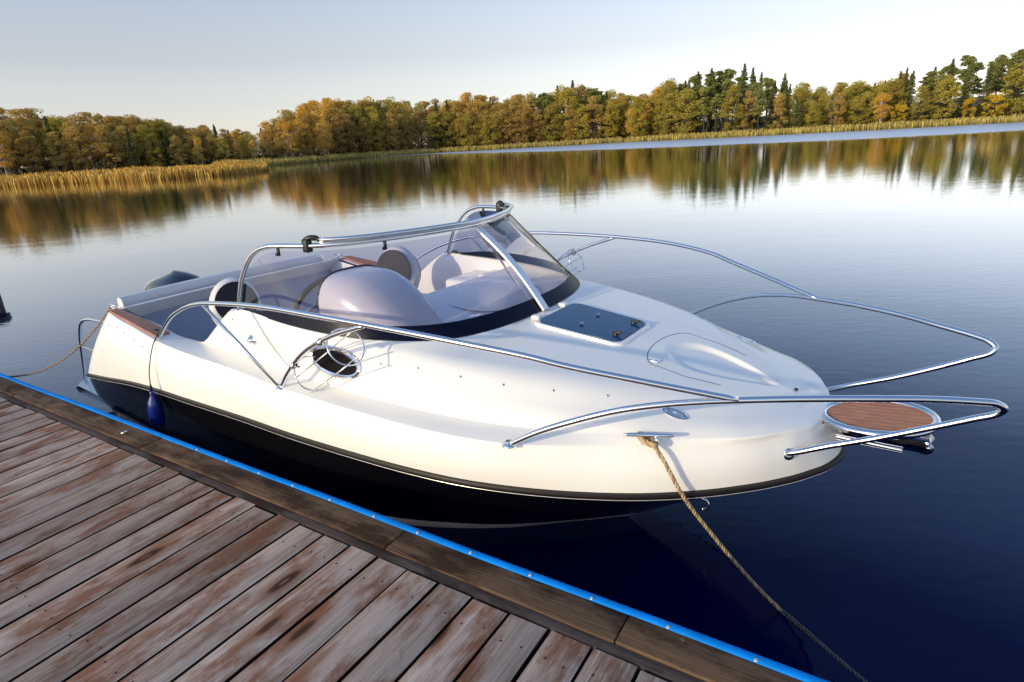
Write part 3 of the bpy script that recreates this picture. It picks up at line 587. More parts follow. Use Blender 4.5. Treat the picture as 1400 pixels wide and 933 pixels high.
# stern closure of the deck moulding, port to starboard
tr = np.array(G[0]); trp = tr.copy(); trp[:, 1] *= -1; ys = np.linspace(0, 1, 13); mbd.grid(np.array([tr*(1-t)+trp*t+np.array([-.05*math.sin(math.pi*t), 0, 0]) for t in ys]))
deck = fix(mbd.build('deck', M_gel, boat, ang=50))
from mathutils.bvhtree import BVHTree
dg = bpy.context.evaluated_depsgraph_get(); bmd = bmesh.new(); bmd.from_mesh(deck.data); bvh = BVHTree.FromBMesh(bmd)
def onz(x, y):
    h = bvh.ray_cast(Vector((x, y, 3)), Vector((0, 0, -1))); return h[0].z if h[0] is not None else .9
def onside(x, z, s=-1):
    h = bvh.ray_cast(Vector((x, s*3, z)), Vector((0, -s, 0))); return (h[0], h[1]) if h[0] is not None else (Vector((x, s, z)), Vector((0, s, 0)))
# hull
def stemx(z): return np.interp(z, [-.4, 0, .23, .45, .66], [-.75, -.18, .20, .52, .798])
hl = []
zs = np.linspace(1, 0, 12)
xW = warp(XR, -4.5, .0); tW = np.array([(-4.5, .86), (-3.9, .885), (-3, .90), (-2.2, .89), (-1.6, .82), (-1.03, .63), (-.68, .42), (-.44, .22), (-.25, .06), (-.18, 0)])
XW = np.where(XR > -.9, -.9+(XR+.9)*(.72/1.706), np.where(XR < -2.65, -2.65+(XR+2.65)*((-4.5+2.65)/(-4.1+2.65)), XR)); yW = hermite(tW[:, 0], tW[:, 1], XW); yW[-1] = 0
XKl = np.where(XR > -.9, -.9+(XR+.9)*(.15/1.706), XR); 
for i in range(len(XR)):
    top = np.array([xR[i], -yR[i], zR[i]-.012]); wl = np.array([XW[i], -yW[i], 0.0]); kl = np.array([XKl[i], -.0, -.38]); line = []
    for t in np.linspace(0, 1, 11):
        q = top*(1-t)+wl*t; q[1] -= .03*math.sin(math.pi*t)*min(1, yR[i]*2)*np.clip(-XR[i]*.6, -.6, 1); line.append(q)
    for t in (.35, .7, 1.0): line.append(wl*(1-t)+kl*t)
    hl.append(line)
H = np.array(hl); mh = MB(); mh.grid(H, flip=True); Hp = H.copy(); Hp[..., 1] *= -1; mh.grid(Hp)
a_ = H[0]; b_ = a_.copy(); b_[:, 1] *= -1; mh.grid(np.array([a_*(1-t)+b_*t for t in np.linspace(0, 1, 9)]), flip=True)
def hull_mat():
    mt = mat('hull_paint', (.004, .004, .005), .12, spec=.3); tc = N(mt, 'ShaderNodeTexCoord'); sp = N(mt, 'ShaderNodeSeparateXYZ'); LK(mt, tc.outputs['Object'], sp.inputs[0])
    a = N(mt, 'ShaderNodeMath', operation='MULTIPLY_ADD'); a.inputs[1].default_value = .022; LK(mt, sp.outputs[0], a.inputs[0]); LK(mt, sp.outputs[2], a.inputs[2])
    g = N(mt, 'ShaderNodeMath', operation='LESS_THAN'); g.inputs[1].default_value = .052; LK(mt, a.outputs[0], g.inputs[0])
    mx = N(mt, 'ShaderNodeMix', data_type='RGBA'); LK(mt, g.outputs[0], mx.inputs[0]); mx.inputs[6].default_value = (.004, .004, .005, 1); mx.inputs[7].default_value = (.6, .6, .62, 1)
    LK(mt, mx.outputs[2], bsdf(mt).inputs['Base Color']); return mt
hull = fix(mh.build('hull', hull_mat(), boat, ang=50))
# rub rail: rubber section plus bright strip below
def rail_band(name, mt, dz0, dz1, out, n=3):
    rows = []
    for s in (1, -1):
        pts = [(xR[i], s*yR[i], zR[i]) for i in range(len(XR))]
        rows.append(pts if s < 0 else pts[::-1])
    pts = np.array(rows[1][:-1]+rows[0]); T = np.gradient(pts[:, :2], axis=0); T /= np.linalg.norm(T, axis=1)[:, None]+1e-9; nn = np.stack([T[:, 1], -T[:, 0]], 1)
    if (nn[5]@np.array([0, pts[5, 1]])) < 0: nn = -nn
    pr = [(-.012, dz1), (out*.8, dz1), (out, dz1*.6+dz0*.4), (out, dz1*.35+dz0*.65), (out*.8, dz0), (-.012, dz0)]
    P = np.array([[(p[0]+nn[i, 0]*o, p[1]+nn[i, 1]*o, p[2]+z) for o, z in pr] for i, p in enumerate(pts)])
    b = MB(); b.grid(P, closed=True); return fix(b.build(name, mt, boat, ang=60))
rail_band('rub_rail', M_rub, -.011, .011, .018)
rail_band('rub_rail_trim', M_chrome_trim, -.0175, -.0125, .012)
# lip where the deck moulding meets the rub rail
# ---- swim platform and transom fittings
b = MB(); ol = []
for y in np.linspace(-.985, .985, 41):
    ex = -5.12+.26*abs(y/.985)**7; ol.append((ex, y))
prof = [(0, .15), (.0, .215), (.014, .232)]
R0 = np.array([[(-4.2, y, .232) for _, y in ol], [(x+.02, y*.985, .232) for x, y in ol], [(x, y, .215) for x, y in ol], [(x+.02, y*.99, .165) for x, y in ol], [(-4.2, y*.98, .16) for _, y in ol]])
b.grid(R0); b.box((-4.3, -.97, .162), (-4.19, .97, .2315), .004); fix(b.build('swim_platform', M_platw, boat, ang=40))
for s in (-1, 1):
    b = MB(); b.tube(cr_spline([(-4.87, s*.9, .225), (-4.76, s*.9, .5), (-4.66, s*.9, .72), (-4.56, s*.9, .82), (-4.42, s*.9, .86), (-4.2, s*.9, .875), (-3.75, s*.9, .88)], 40), .0125, 10)
    o = b.build('stern_rail', M_steel, boat); b = MB(); b.tube([(-4.72, s*.9, .60), (-4.0, s*.9, .55)], .010, 8); b.build('brace', M_steel, o)
# teak pads on the quarters
for s in (1, -1):
    q = np.array([(-3.52, -1.045, 1.058), (-3.14, -1.058, 1.014), (-2.90, -1.050, .968)]); q2 = np.array([(-3.56, -.985, 1.054), (-3.2, -.955, 1.004), (-2.95, -.945, .957)])
    A = cr_spline(q, 12); B = cr_spline(q2, 12); up_ = np.array([0, 0, .014]); mir = np.array([1, s, 1])
    P = np.array([A*mir-up_, A*mir+up_, B*mir+up_*1.2, B*mir-up_]).transpose(1, 0, 2); b = MB(); b.grid(P, closed=True)
    b.f.append((0, 1, 2, 3)); b.mi.append(0); n4 = 4*11; b.f.append((n4, n4+1, n4+2, n4+3)); b.mi.append(0)
    pad = fix(b.build('teak_pad', M_teak, boat, ang=30))
    b = MB(); b.box((-3.07, s*-1.0-.016, .978), (-2.985, s*-1.0+.016, .996), .006); b.build('grip_slot', M_plastic, pad)

# ---- cockpit inside
def wallpts(x): return np.interp(x, [-3.7, -3.1, -2.6, -2.2, -1.5, -1.18], [.93, .915, .895, .895, .895, .85])
b = MB(); b.box((-3.75, -.9, .30), (-1.3, .9, .34), .01); b.build('cockpit_sole', M_floor, boat, ang=40)
for s in (-1, 1):
    xs_ = np.linspace(-3.7, -1.3, 30); topz = np.where(xs_ > -2.62, np.interp(xs_, t6[:, 0], t6[:, 2]), np.interp(xs_, t4[:, 0], t4[:, 2]))-.006
    yy = np.array([wallpts(x) for x in xs_]); P = np.array([[(x, s*(y), tz), (x, s*(y-.02), tz-.04), (x, s*(y-.05), .6), (x, s*(y-.06), .34)] for x, y, tz in zip(xs_, yy, topz)])
    b = MB(); b.grid(P, flip=(s > 0)); b.build('cockpit_side', M_gel, boat)
# coaming cap between the outer skin and the liner
# aft bench: backrest cushion with a bolster roll on top
def slab_tube(name, pts_y, sec, mt, parent):
    P = np.array([[(x+dx, y, z+dz) for x, z in sec] for y, dx, dz in pts_y]); b = MB(); b.grid(P, closed=True)
    n_ = len(sec); b.f.append(tuple(range(n_))[::-1]); b.mi.append(0); L_ = (len(pts_y)-1)*n_; b.f.append(tuple(L_+i for i in range(n_))); b.mi.append(0)
    return fix(b.build(name, mt, parent, ang=55))
bench = empty('aft_bench', parent=boat)
yl = [(y, .03*(y/.88)**4, .012*(1-(y/.88)**2)) for y in np.linspace(-.87, .87, 25)]
yl = [(-.885, .05, 0)]+yl+[(.885, .05, 0)]
def rsec(cx, czz, rx, rz, n=18, pw=3.0):
    o = []
    for a in np.linspace(0, 2*math.pi, n, endpoint=False):
        c_, s_ = math.cos(a), math.sin(a); k = (abs(c_)**pw+abs(s_)**pw)**(-1/pw); o.append((cx+rx*k*c_, czz+rz*k*s_))
    return o
slab_tube('bolster', yl, rsec(-3.80, 1.045, .045, .055), M_white_v, bench)
sec = [(-3.77, .985), (-3.755, 1.012), (-3.725, 1.022), (-3.695, 1.012), (-3.68, .985), (-3.55, .66), (-3.52, .58), (-3.75, .58)]
slab_tube('backrest_cushion', [(y*.985, dx*.5, dz) for y, dx, dz in yl], sec, M_bench, bench)
slab_tube('piping', [(y*.983, dx*.5, dz) for y, dx, dz in yl], rsec(-3.712, 1.012, .018, .015, 10, 2), M_white_v, bench)
slab_tube('seat_cushion', [(y*.97, 0, 0) for y, dx, dz in yl], rsec(-3.33, .60, .23, .06, 20, 5), M_bench, bench)
b = MB(); b.box((-3.62, -.85, .34), (-3.13, .85, .55), .02); b.build('bench_base', M_gel, bench, ang=40)
# seats: rounded shell back in white with dark insert
def seat(x, y, z0, yaw, top):
    t = empty('helm_seat', (x, y, 0), yaw, boat)
    def shell(name, w0, h, th, mt, dz, dy, dark=False, back=0):
        rows = []; nu = 20
        for j, q in enumerate(np.linspace(0, 1, 8)):
            line = []
            k = math.sqrt(max(0, 1-(2*q-1)**2)) if not dark else 1
            for a in np.linspace(0, 2*math.pi, 28, endpoint=False):
                c_, s_ = math.cos(a), math.sin(a); hh = h*(1 if s_ > 0 else .92)
                line.append(((q-.5)*th+back-.10*((s_*hh+h)*.5)**1.0*.5, w0*c_*(.72+.28*k)*(1-.12*max(0, -s_)), dz+hh*s_*(.72+.28*k)))
            rows.append(line)
        bb = MB(); bb.grid(np.array(rows), closed=True); n_ = 28
        bb.f.append(tuple(range(n_))[::-1]); bb.mi.append(0); L_ = 7*n_; bb.f.append(tuple(L_+i for i in range(n_))); bb.mi.append(0)
        return fix(bb.build(name, mt, t, ang=60))
    zc = (top+z0)/2; hh = (top-z0)/2
    shell('backrest', .17, hh, .13, M_white_v, zc, 0)
    shell('back_panel', .138, hh*.70, .012, M_navy, zc+hh*.22, 0, True, .070)
    shell('rear_panel', .150, hh*.85, .012, M_navy, zc, 0, True, -.066)
    bb = MB(); bb.box((-.02, -.2, z0-.07), (.40, .2, z0+.05), .045); bb.build('seat_cushion', M_white_v, t, ang=40)
    bb = MB(); bb.tube([(.18, 0, .34), (.18, 0, z0-.06)], .045, 14); bb.build('pedestal', M_steel_r, t)
    return t
seat(-2.90, -.50, .80, -.35, 1.235); seat(-2.27, .46, .88, -1.25, 1.325)
# ---- dash under the screen, helm pod, console
def c6y(x): return float(hermite(t6[:, 0], t6[:, 1], np.array([x]))[0])
xs_ = -.694-(np.linspace(0, 1, 34)**1.7)*.80; P = []
for x in xs_:
    yy = c6y(min(x, -.694))-.012; zz = float(np.interp(x, t6[::1, 0], t6[:, 2])); row = []
    for v in np.linspace(-1, 1, 37):
        e = 1-abs(v)**6; row.append((x, yy*v, zz-.004-.030*e+.03*(1-v*v)*np.clip((-.9-x)/.5, 0, 1)*.6))
    P.append(row)
P = np.array(P); lip = P[-1].copy(); lip[:, 2] -= .03; lip[:, 0] -= .008; low_ = lip.copy(); low_[:, 2] = .34
b = MB(); b.grid(np.concatenate([P, lip[None], low_[None]])); dash = fix(b.build('dash', M_gel, boat, ang=40))
# companionway door frame in the bulkhead
a = np.linspace(0, math.pi, 25); b = MB(); b.tube(np.stack([np.full(25, -1.515), .16+.27*np.cos(a), .80+.30*np.sin(a)], 1), .022, 8); dr = b.build('cabin_door', M_plastic, boat)
b = MB(); pr = [(-1.508, .16+.25*math.cos(q), .80+.28*math.sin(q)) for q in a]; b.add(pr+[(-1.508, .41, .36), (-1.508, -.09, .36)], [tuple(range(27))]); b.add([(x-.006, y, z) for x, y, z in pr]+[(-1.514, .41, .36), (-1.514, -.09, .36)], [tuple(range(27))]); b.build('door_panel', M_hatch, dr, smooth=False)
# raised groove lines and hinge plates on the dash
b = MB(); b.tube(cr_spline([(-1.40, -.12, 1.141), (-1.15, -.16, 1.131), (-.98, -.14, 1.1225), (-.90, .05, 1.114), (-.9, .3, 1.113), (-1.02, .47, 1.1215), (-1.3, .52, 1.138)], 60), .0035, 6); b.build('groove', mat('groove_shadow', (.42, .42, .45), .5), dash)
for yy, xx in ((-.22, -.985), (.31, -.86)):
    b = MB(); b.lathe([(0, .006), (.03, .006), (.04, .003), (.042, 0)], 18, Matrix.Translation((xx, yy, np.interp(xx, [-1.4, -.7], [1.139, 1.102])+.002)) @ Matrix.Diagonal((.8, 1.35, 1, 1))); b.build('hinge_plate', M_steel, dash)
# helm pod: smooth mound, blunt forward, cut off with an instrument face aft
P = []
for u in np.linspace(0, 1, 26):
    x = -1.06-.52*u; k = math.sin(min(1, u*1.22)*math.pi/2)**1.1; row = []; hh = .27*k; ww = .10+.16*math.sin(min(1, u*1.1)*math.pi/2)**.9; yc = -.50-.01*u
    for a in np.linspace(0, math.pi, 25):
        c_, s_ = math.cos(a), math.sin(a); row.append((x+.05*(1-u)*(1-s_), yc-ww*np.sign(c_)*abs(c_)**.62, 1.11+.02*u+hh*abs(s_)**(1.0-.4*u)+.02*u*(1 if c_ > 0 else -1)*abs(c_)))
    P.append(row)
P = np.array(P); inn = P[-1].copy(); inn[:, 0] -= .012; c0 = np.array([-1.56, -.51, 1.2]); inn2 = (inn-c0)*.86+c0; inn2[:, 0] = -1.56; inn3 = inn2.copy(); inn3[:, 1] = -.51+(inn3[:, 1]+.51)*.05; inn3[:, 2] = 1.14+(inn3[:, 2]-1.14)*.4
b = MB(); b.grid(np.concatenate([P, inn[None], inn2[None]])); pod = fix(b.build('helm_pod', M_gel, boat, ang=45))
b = MB(); b.tube(inn[3:-3]+np.array([-.004, 0, .003]), .0065, 8); b.build('hood_rim', M_plastic, pod)
b = MB(); b.grid(np.array([inn2+np.array([.002, 0, 0]), inn3])); b.build('instrument_panel', M_plastic, pod)
# steering wheel
a = np.linspace(0, 2*math.pi, 41); wc = np.array([-1.86, -.56, 1.19]); ax1 = np.array([0, 1, 0]); ax2 = np.array([.5, 0, .866]); ax3 = np.cross(ax1, ax2)
b = MB(); b.tube(np.array([wc+.165*(np.cos(q)*ax1+np.sin(q)*ax2) for q in a]), .016, 10, caps=False); wh = b.build('steering_wheel', M_plastic, boat)
for q in (math.pi/2, math.pi*7/6, math.pi*11/6):
    b = MB(); b.tube(np.array([wc, wc+.165*(math.cos(q)*ax1+math.sin(q)*ax2)]), .011, 8); b.build('spoke', M_steel, wh)
b = MB(); b.tube(np.array([wc, wc-np.sign(ax3[0])*-1*ax3*.2]), .035, 14); b.build('hub', M_plastic, wh)
# locker beside the companionway: white shell with a black arched lid edge
lk = empty('cockpit_locker', parent=boat)
P = []
for u in np.linspace(0, 1, 16):
    a_ = u*math.pi; yy_ = .14+.30*(1-math.cos(a_))/2; zz_ = .86+.16*math.sin(a_)**.6
    P.append([(-1.62, yy_, .34), (-1.62, yy_, zz_), (-1.66, yy_, zz_+.012), (-2.02, yy_, zz_+.012), (-2.05, yy_, zz_-.01), (-2.05, yy_, .34)])
b = MB(); b.grid(np.array(P)); fix(b.build('shell', M_white_v, lk, ang=40))
for xx, rr2 in ((-1.615, .016), (-1.80, .012)):
    b = MB(); b.tube(np.array([(xx, .14+.30*(1-math.cos(q))/2, .872+.16*math.sin(q)**.6) for q in np.linspace(.02, math.pi-.02, 25)]), rr2, 8); b.build('lid_trim', M_plastic, lk)
# port console
b = MB(); b.box((-1.86, .50, .34), (-1.48, .88, 1.10), .035); pc = b.build('port_console', M_gel, boat, ang=40)
b = MB(); b.box((-1.62, .60, 1.1005), (-1.50, .80, 1.13), .012); b.build('switch_box', M_gel, pc, ang=40)
a = np.linspace(-.3, math.pi+.3, 15); b = MB(); b.tube(np.stack([-1.87-.035*np.sin(a), .60+.035*np.cos(a), np.full(15, 1.02)], 1), .005, 6); b.build('cup_ring', M_steel_r, pc)

# ---- windscreen
half_b = np.array([(x, y, z) for x, y, z in t6[4:]]); half_b[0] = (-2.12, .899, 1.205)
full_b = np.vstack([half_b*np.array([1, -1, 1]), (half_b*1.0)[::-1][1:]])
NB = 81; base = cr_spline(full_b, NB)
def resample(P, n):
    d_ = np.r_[0, np.cumsum(np.linalg.norm(np.diff(P, axis=0), axis=1))]; L_ = np.linspace(0, d_[-1], n); return np.stack([np.interp(L_, d_, P[:, c]) for c in range(3)], 1)
tube_half = np.array([(-2.149, -.896, 1.20), (-2.105, -.893, 1.30), (-2.061, -.89, 1.385), (-1.957, -.885, 1.5), (-1.885, -.88, 1.544), (-1.785, -.87, 1.570), (-1.70, -.853, 1.574), (-1.53, -.806, 1.575), (-1.375, -.69, 1.576), (-1.25, -.46, 1.577), (-1.17, -.24, 1.578), (-1.125, 0, 1.578)])
tube_full = np.vstack([tube_half, (tube_half*np.array([1, -1, 1]))[::-1][1:]])
TF = cr_spline(tube_full, 140)
b = MB(); b.tube(TF, .0125, 12); frame = b.build('screen_frame', M_steel, boat)
# glass: lower edge on the coaming, upper edge just inside and below the tube
upper_half = np.array([(-2.085, -.890, 1.245), (-2.03, -.886, 1.36), (-1.94, -.880, 1.465), (-1.865, -.874, 1.515), (-1.77, -.862, 1.540), (-1.69, -.846, 1.546), (-1.52, -.798, 1.548), (-1.362, -.682, 1.550), (-1.235, -.452, 1.552), (-1.155, -.236, 1.554), (-1.112, 0, 1.555)])
upper = cr_spline(np.vstack([upper_half, (upper_half*np.array([1, -1, 1]))[::-1][1:]]), 200)
base_r = resample(base, NB); base_r[:, 2] += .003; upper_r = resample(upper, NB)
def screen(t0, t1): return np.array([base_r*(1-t)+upper_r*t + np.array([.03, 0, 0])*math.sin(math.pi*t)*np.clip(1-np.abs(base_r[:, 1:2])/.95, 0, 1) for t in np.linspace(t0, t1, 9)])
b = MB(); b.grid(screen(.0, 1.0)); glass = b.build('windscreen', M_glass, boat)
# dark painted band at the foot of the screen
Pb = screen(.0, .145); cen = np.array([-1.5, 0, 1.2]); off = base_r-cen; off[:, 2] = 0; off /= np.linalg.norm(off, axis=1)[:, None]
taper = np.clip((np.arange(NB)-1)/5, 0, 1)*np.clip((NB-2-np.arange(NB))/5, 0, 1)
Pb = np.array([Pb[0]+(Pb[k]-Pb[0])*(.45+.55*taper[:, None]) for k in range(9)])
b = MB(); b.grid(Pb+off*.0025); b.grid(Pb-off*.0025, flip=True); b.build('screen_band', mat('dark_screen_band', (.004, .005, .018), .3, spec=.12), glass)
b = MB(); b.tube(base_r[2:-2]-np.array([0, 0, .003]), .004, 6); b.build('screen_gasket', M_plastic, glass)
# centre mullion: flat bright post
mb0 = np.array([-.676, 0, 1.135]); mb1 = np.array([-1.112, 0, 1.565]); dv = mb1-mb0; nrm = np.array([dv[2], 0, -dv[0]]); nrm /= np.linalg.norm(nrm); P = []
for t in np.linspace(0, 1, 12):
    c_ = mb0*(1-t)+mb1*t+nrm*.028*math.sin(math.pi*t)+np.array([.006, 0, 0]); P.append([c_+np.array([0, -0.027, 0]), c_+np.array([0, -0.023, 0])+nrm*.008, c_+np.array([0, 0.023, 0])+nrm*.008, c_+np.array([0, 0.027, 0]), c_+np.array([0, 0.023, 0])-nrm*.008, c_+np.array([0, -0.023, 0])-nrm*.008])
b = MB(); b.grid(np.array(P), closed=True); b.build('mullion', mat('satin_aluminium', (.74, .77, .80), .42, metal=.35), glass, ang=35)
b = MB(); b.tube([(-1.09, .03, 1.535), (-1.17, .42, 1.15)], .006, 8); b.build('screen_stay', M_steel, glass)
# bimini bows folded along the top frame
for k, (dx, dz) in enumerate(((.016, .021), (.036, .028))):
    q = TF[40:-40].copy(); e = np.linspace(0, 1, len(q)); q[:, 2] += dz; q[:, 0] += dx*np.sin(np.pi*e)**.4 ; b = MB(); b.tube(q, .0105, 10); b.build('bimini_bow', M_steel, boat)
for s in (-1, 1):
    b = MB(); c_ = np.array([-1.545, s*.81, 1.582]); b.box(c_-np.array([.022, .020, .040]), c_+np.array([.020, .020, .028]), .010)
    b.tube(cr_spline([c_+np.array([-.01, 0, .02]), c_+np.array([.01, -s*.01, .030]), c_+np.array([.040, -s*.03, .028]), c_+np.array([.055, -s*.04, .020])], 10), [.014]*7+[.012, .009, .006], 8); b.build('frame_clamp', M_plastic, boat, ang=50)
    for (xx, yy) in ((-1.73, .856), (-1.285, .535)):
        b = MB(); b.box((xx-.008, s*yy-.006, 1.522), (xx+.008, s*yy+.006, 1.566), .003); b.lathe([(0, .012), (.008, .010), (.009, 0)], 10, Matrix.Translation((xx, s*(yy+.006), 1.53)) @ Matrix.Rotation(-s*math.pi/2, 4, 'X')); b.build('glass_clip', M_plastic, frame, ang=40)
    b = MB(); b.lathe([(.028, 0), (.028, .006), (.018, .010)], 12, Matrix.Translation((-2.149, s*.896, 1.199))); b.build('foot_flange', M_steel, frame)

# ---- side rails and pulpit
R1 = [(-2.891, -1.04, .955), (-2.745, -1.06, 1.051), (-2.524, -1.09, 1.167), (-2.303, -1.11, 1.248), (-2.101, -1.125, 1.295), (-1.892, -1.13, 1.319), (-1.487, -1.14, 1.349), (-1.061, -1.14, 1.353), (-.721, -1.125, 1.347), (-.385, -1.09, 1.329), (-.102, -1.02, 1.293), (.024, -.97, 1.262), (.267, -.86, 1.209), (.546, -.724, 1.146)]
R2 = [(-.242, -.965, .885), (-.135, -.95, .952), (-.016, -.93, 1.012), (.167, -.88, 1.084), (.309, -.83, 1.119), (.442, -.775, 1.138), (.546, -.724, 1.145), (.723, -.64, 1.154), (.931, -.53, 1.155), (1.077, -.44, 1.148), (1.20, -.373, 1.139), (1.245, -.346, 1.131), (1.268, -.331, 1.112), (1.255, -.322, 1.088), (1.20, -.32, 1.057), (1.093, -.32, .999), (.94, -.325, .921), (.794, -.335, .855), (.663, -.345, .793), (.62, -.335, .775)]
R3 = [(-1.589, -1.065, .895), (-1.516, -1.08, .968), (-1.395, -1.095, 1.071), (-1.249, -1.11, 1.169), (-1.027, -1.125, 1.271), (-.814, -1.132, 1.343)]
def Y(pts, s): return np.array(pts)*np.array([1, -s, 1])       # s = -1 keeps starboard
for s in (-1, 1):
    b = MB(); b.tube(cr_spline(Y(R1, s), 120), .0118, 12); rail = b.build('side_rail', M_steel, boat)
    b = MB(); b.tube(cr_spline(Y(R3, s), 40), .0105, 10); b.build('stanchion', M_steel, rail)
    b = MB(); b.tube(Y([(-2.078, -1.123, 1.290), (-1.60, -1.068, .90)], s), .0095, 10); b.build('brace', M_steel, rail)
    b = MB(); b.tube(cr_spline(Y(R2, s), 150), .0118, 12); pul = b.build('pulpit_rail', M_steel, boat)
    for (p, host) in (((-2.891, -1.04, .952), rail), ((-1.592, -1.064, .893), rail), ((-.245, -.966, .880), pul)):
        b = MB(); b.lathe([(.030, 0), (.030, .005), (.019, .009), (.014, .018)], 16, Matrix.Translation((p[0], -s*p[1], p[2]))); b.build('foot_flange', M_steel, host)
    b = MB(); c_ = onside(.655, .788, s)[0]; dr_ = Vector((.78, s*-.0-(.1 if s < 0 else -.1)*0, .45)); nv = Vector((.45, -.85 if s < 0 else .85, .25)).normalized()
    b.lathe([(.024, -.006), (.024, .003), (.017, .007), (.012, .008)], 16, Matrix.Translation(c_) @ nv.to_track_quat('Z', 'Y').to_matrix().to_4x4()); b.build('foot_flange', M_steel, pul)
    # fender basket: two hoops, rods, two clamps on the stanchion
    st = cr_spline(Y(R3, s), 60); A_ = st[17]; B_ = st[41]; ax = (B_-A_)/np.linalg.norm(B_-A_); out = np.array([.1, (-1 if s > 0 else 1)*.75, -.6]); out -= ax*(out@ax); out /= np.linalg.norm(out); sd_ = np.cross(ax, out); rr_ = .088
    bk = empty('fender_basket', parent=boat); an = np.linspace(0, 2*math.pi, 37)
    for nm, cc in (('hoop', A_), ('hoop', B_)):
        c_ = cc+out*(rr_+.018); b = MB(); b.tube(np.array([c_+rr_*(math.cos(q)*out+math.sin(q)*sd_) for q in an]), .0036, 7, caps=False); b.build(nm, M_steel, bk)
    for q in (.0, 1.35, 2.6, 3.7, 4.95):
        dd = rr_*(math.cos(q)*out+math.sin(q)*sd_)+out*(rr_+.018); b = MB(); b.tube(np.array([A_+dd-ax*.03, B_+dd+ax*.02]), .0032, 6); b.build('rod', M_steel, bk)
    for cc in (A_+ax*.03, B_-ax*.03):
        b = MB(); b.tube(np.array([cc-ax*.012, cc+ax*.012]), .0165, 10); b.tube(np.array([cc, cc+out*.03]), .006, 6); b.build('clamp', M_steel_r, bk)

# ---- foredeck hatch
def deckz(x): return float(hermite(cz[:, 0], cz[:, 1], np.array([x]))[0])
def rrect(x0, x1, hw0, hw1, r, n=7):
    o = []
    for cx, cy, a0 in ((x1-r, hw1-r, 0), (x0+r, hw0-r, 90), (x0+r, -hw0+r, 180), (x1-r, -hw1+r, 270)):
        for k in range(n): a = R(a0+90*k/(n-1)); o.append((cx+r*math.cos(a), cy+r*math.sin(a)))
    return o
def plate(outl, lift0, lift1, inset, mt, name, parent, top=True):
    b = MB(); n_ = len(outl); cx = sum(p[0] for p in outl)/n_
    def ring(sc, lift): return [(cx+(x-cx)*sc, y*sc, deckz(cx+(x-cx)*sc)-.0+lift) for x, y in outl]
    rr = [ring(1, lift0), ring(1, lift1*.6+lift0*.4), ring(1-inset*.5, lift1), ring(1-inset, lift1)]; b.grid(np.array(rr), closed=True)
    if top: b.f.append(tuple(range(3*n_, 4*n_))); b.mi.append(0)
    return fix(b.build(name, mt, parent, ang=35))
hatch = plate(rrect(-.628, -.132, .218, .200, .06), -.02, .009, .04, M_gel, 'deck_hatch', boat)
hg = plate(rrect(-.605, -.155, .198, .18, .05), .0095, .0150, .02, M_hatch, 'hatch_pane', hatch)
for yy in (-.10, .11):
    b = MB(); b.lathe([(0, .013), (.011, .012), (.014, .008), (.015, 0)], 14, Matrix.Translation((-.205, yy, deckz(-.205)+.0150))); b.box((-.218, yy-.008, deckz(-.2)+.024), (-.172, yy+.008, deckz(-.2)+.034), .004); b.build('latch', M_plastic, hatch, ang=40)
for yy in (-.09, .09):
    b = MB(); b.lathe([(0, .004), (.010, .0035), (.012, 0)], 12, Matrix.Translation((-.40, yy, deckz(-.40)+.0205))); b.build('hatch_boss', M_steel_r, hatch)
    b = MB(); b.box((-.665, yy*1.5-.025, deckz(-.65)-.004), (-.615, yy*1.5+.025, deckz(-.65)+.020), .008); b.build('hinge', M_gel, hatch, ang=40)
# anchor locker lid seam and latch
xs_ = np.linspace(0, 1, 40); sm = []
for t in np.linspace(-1, 1, 61):
    a = t*math.pi*.5; x = .05-.085*math.cos(a)+.0; y = .245*math.sin(a); sm.append((x, y))
sm = [(.34, -.205), (.2, -.245)]+sm+[(.2, .245), (.34, .205)]
b = MB(); b.tube(np.array([(x, y, onz(x, y)-.0012) for x, y in sm]), .0026, 6); lid = b.build('locker_lid_seam', M_seam, boat)
zz = onz(.035, -.2); b = MB(); b.box((.01, -.222, zz-.004), (.06, -.188, zz+.006), .004); b.lathe([(0, .009), (.008, .008), (.009, 0)], 10, Matrix.Translation((.035, -.205, zz))); b.build('locker_latch', M_steel, lid, ang=40)
b = MB(); zz = onz(.60, .02); b.lathe([(0, .010), (.007, .009), (.009, 0)], 10, Matrix.Translation((.60, .03, zz))); b.build('deck_eye', M_plastic, boat)

# ---- fittings set on the cabin side
def on_side(name, x, z, build, mt, s=-1, parent=boat):
    p, n_ = onside(x, z, s); nv = Vector(n_).normalized()
    if nv.y*s < 0: nv = -nv
    X_ = (Vector((1, 0, 0))-nv*nv.x).normalized(); Y_ = nv.cross(X_)
    M_ = Matrix((X_, Y_, nv)).transposed().to_4x4(); M_.translation = p; b = MB(); build(b, M_); return fix(b.build(name, mt, parent, ang=40)), M_
def elring(b, M_, a, c, w_, h, n=40, tilt=0):
    rows = []
    for sc, hh in ((1, -.004), (1, h*.6), (1-w_*.5, h), (1-w_, h*.7), (1-w_, -.004)):
        line = []
        for q in np.linspace(0, 2*math.pi, n, endpoint=False):
            x = a*sc*math.cos(q); y = (c-(1-sc)*a)*math.sin(q)*abs(math.sin(q))**.0; line.append(tuple(M_ @ Vector((x*math.cos(tilt)-y*math.sin(tilt), x*math.sin(tilt)+y*math.cos(tilt), hh))))
        rows.append(line)
    b.grid(np.array(rows), closed=True)
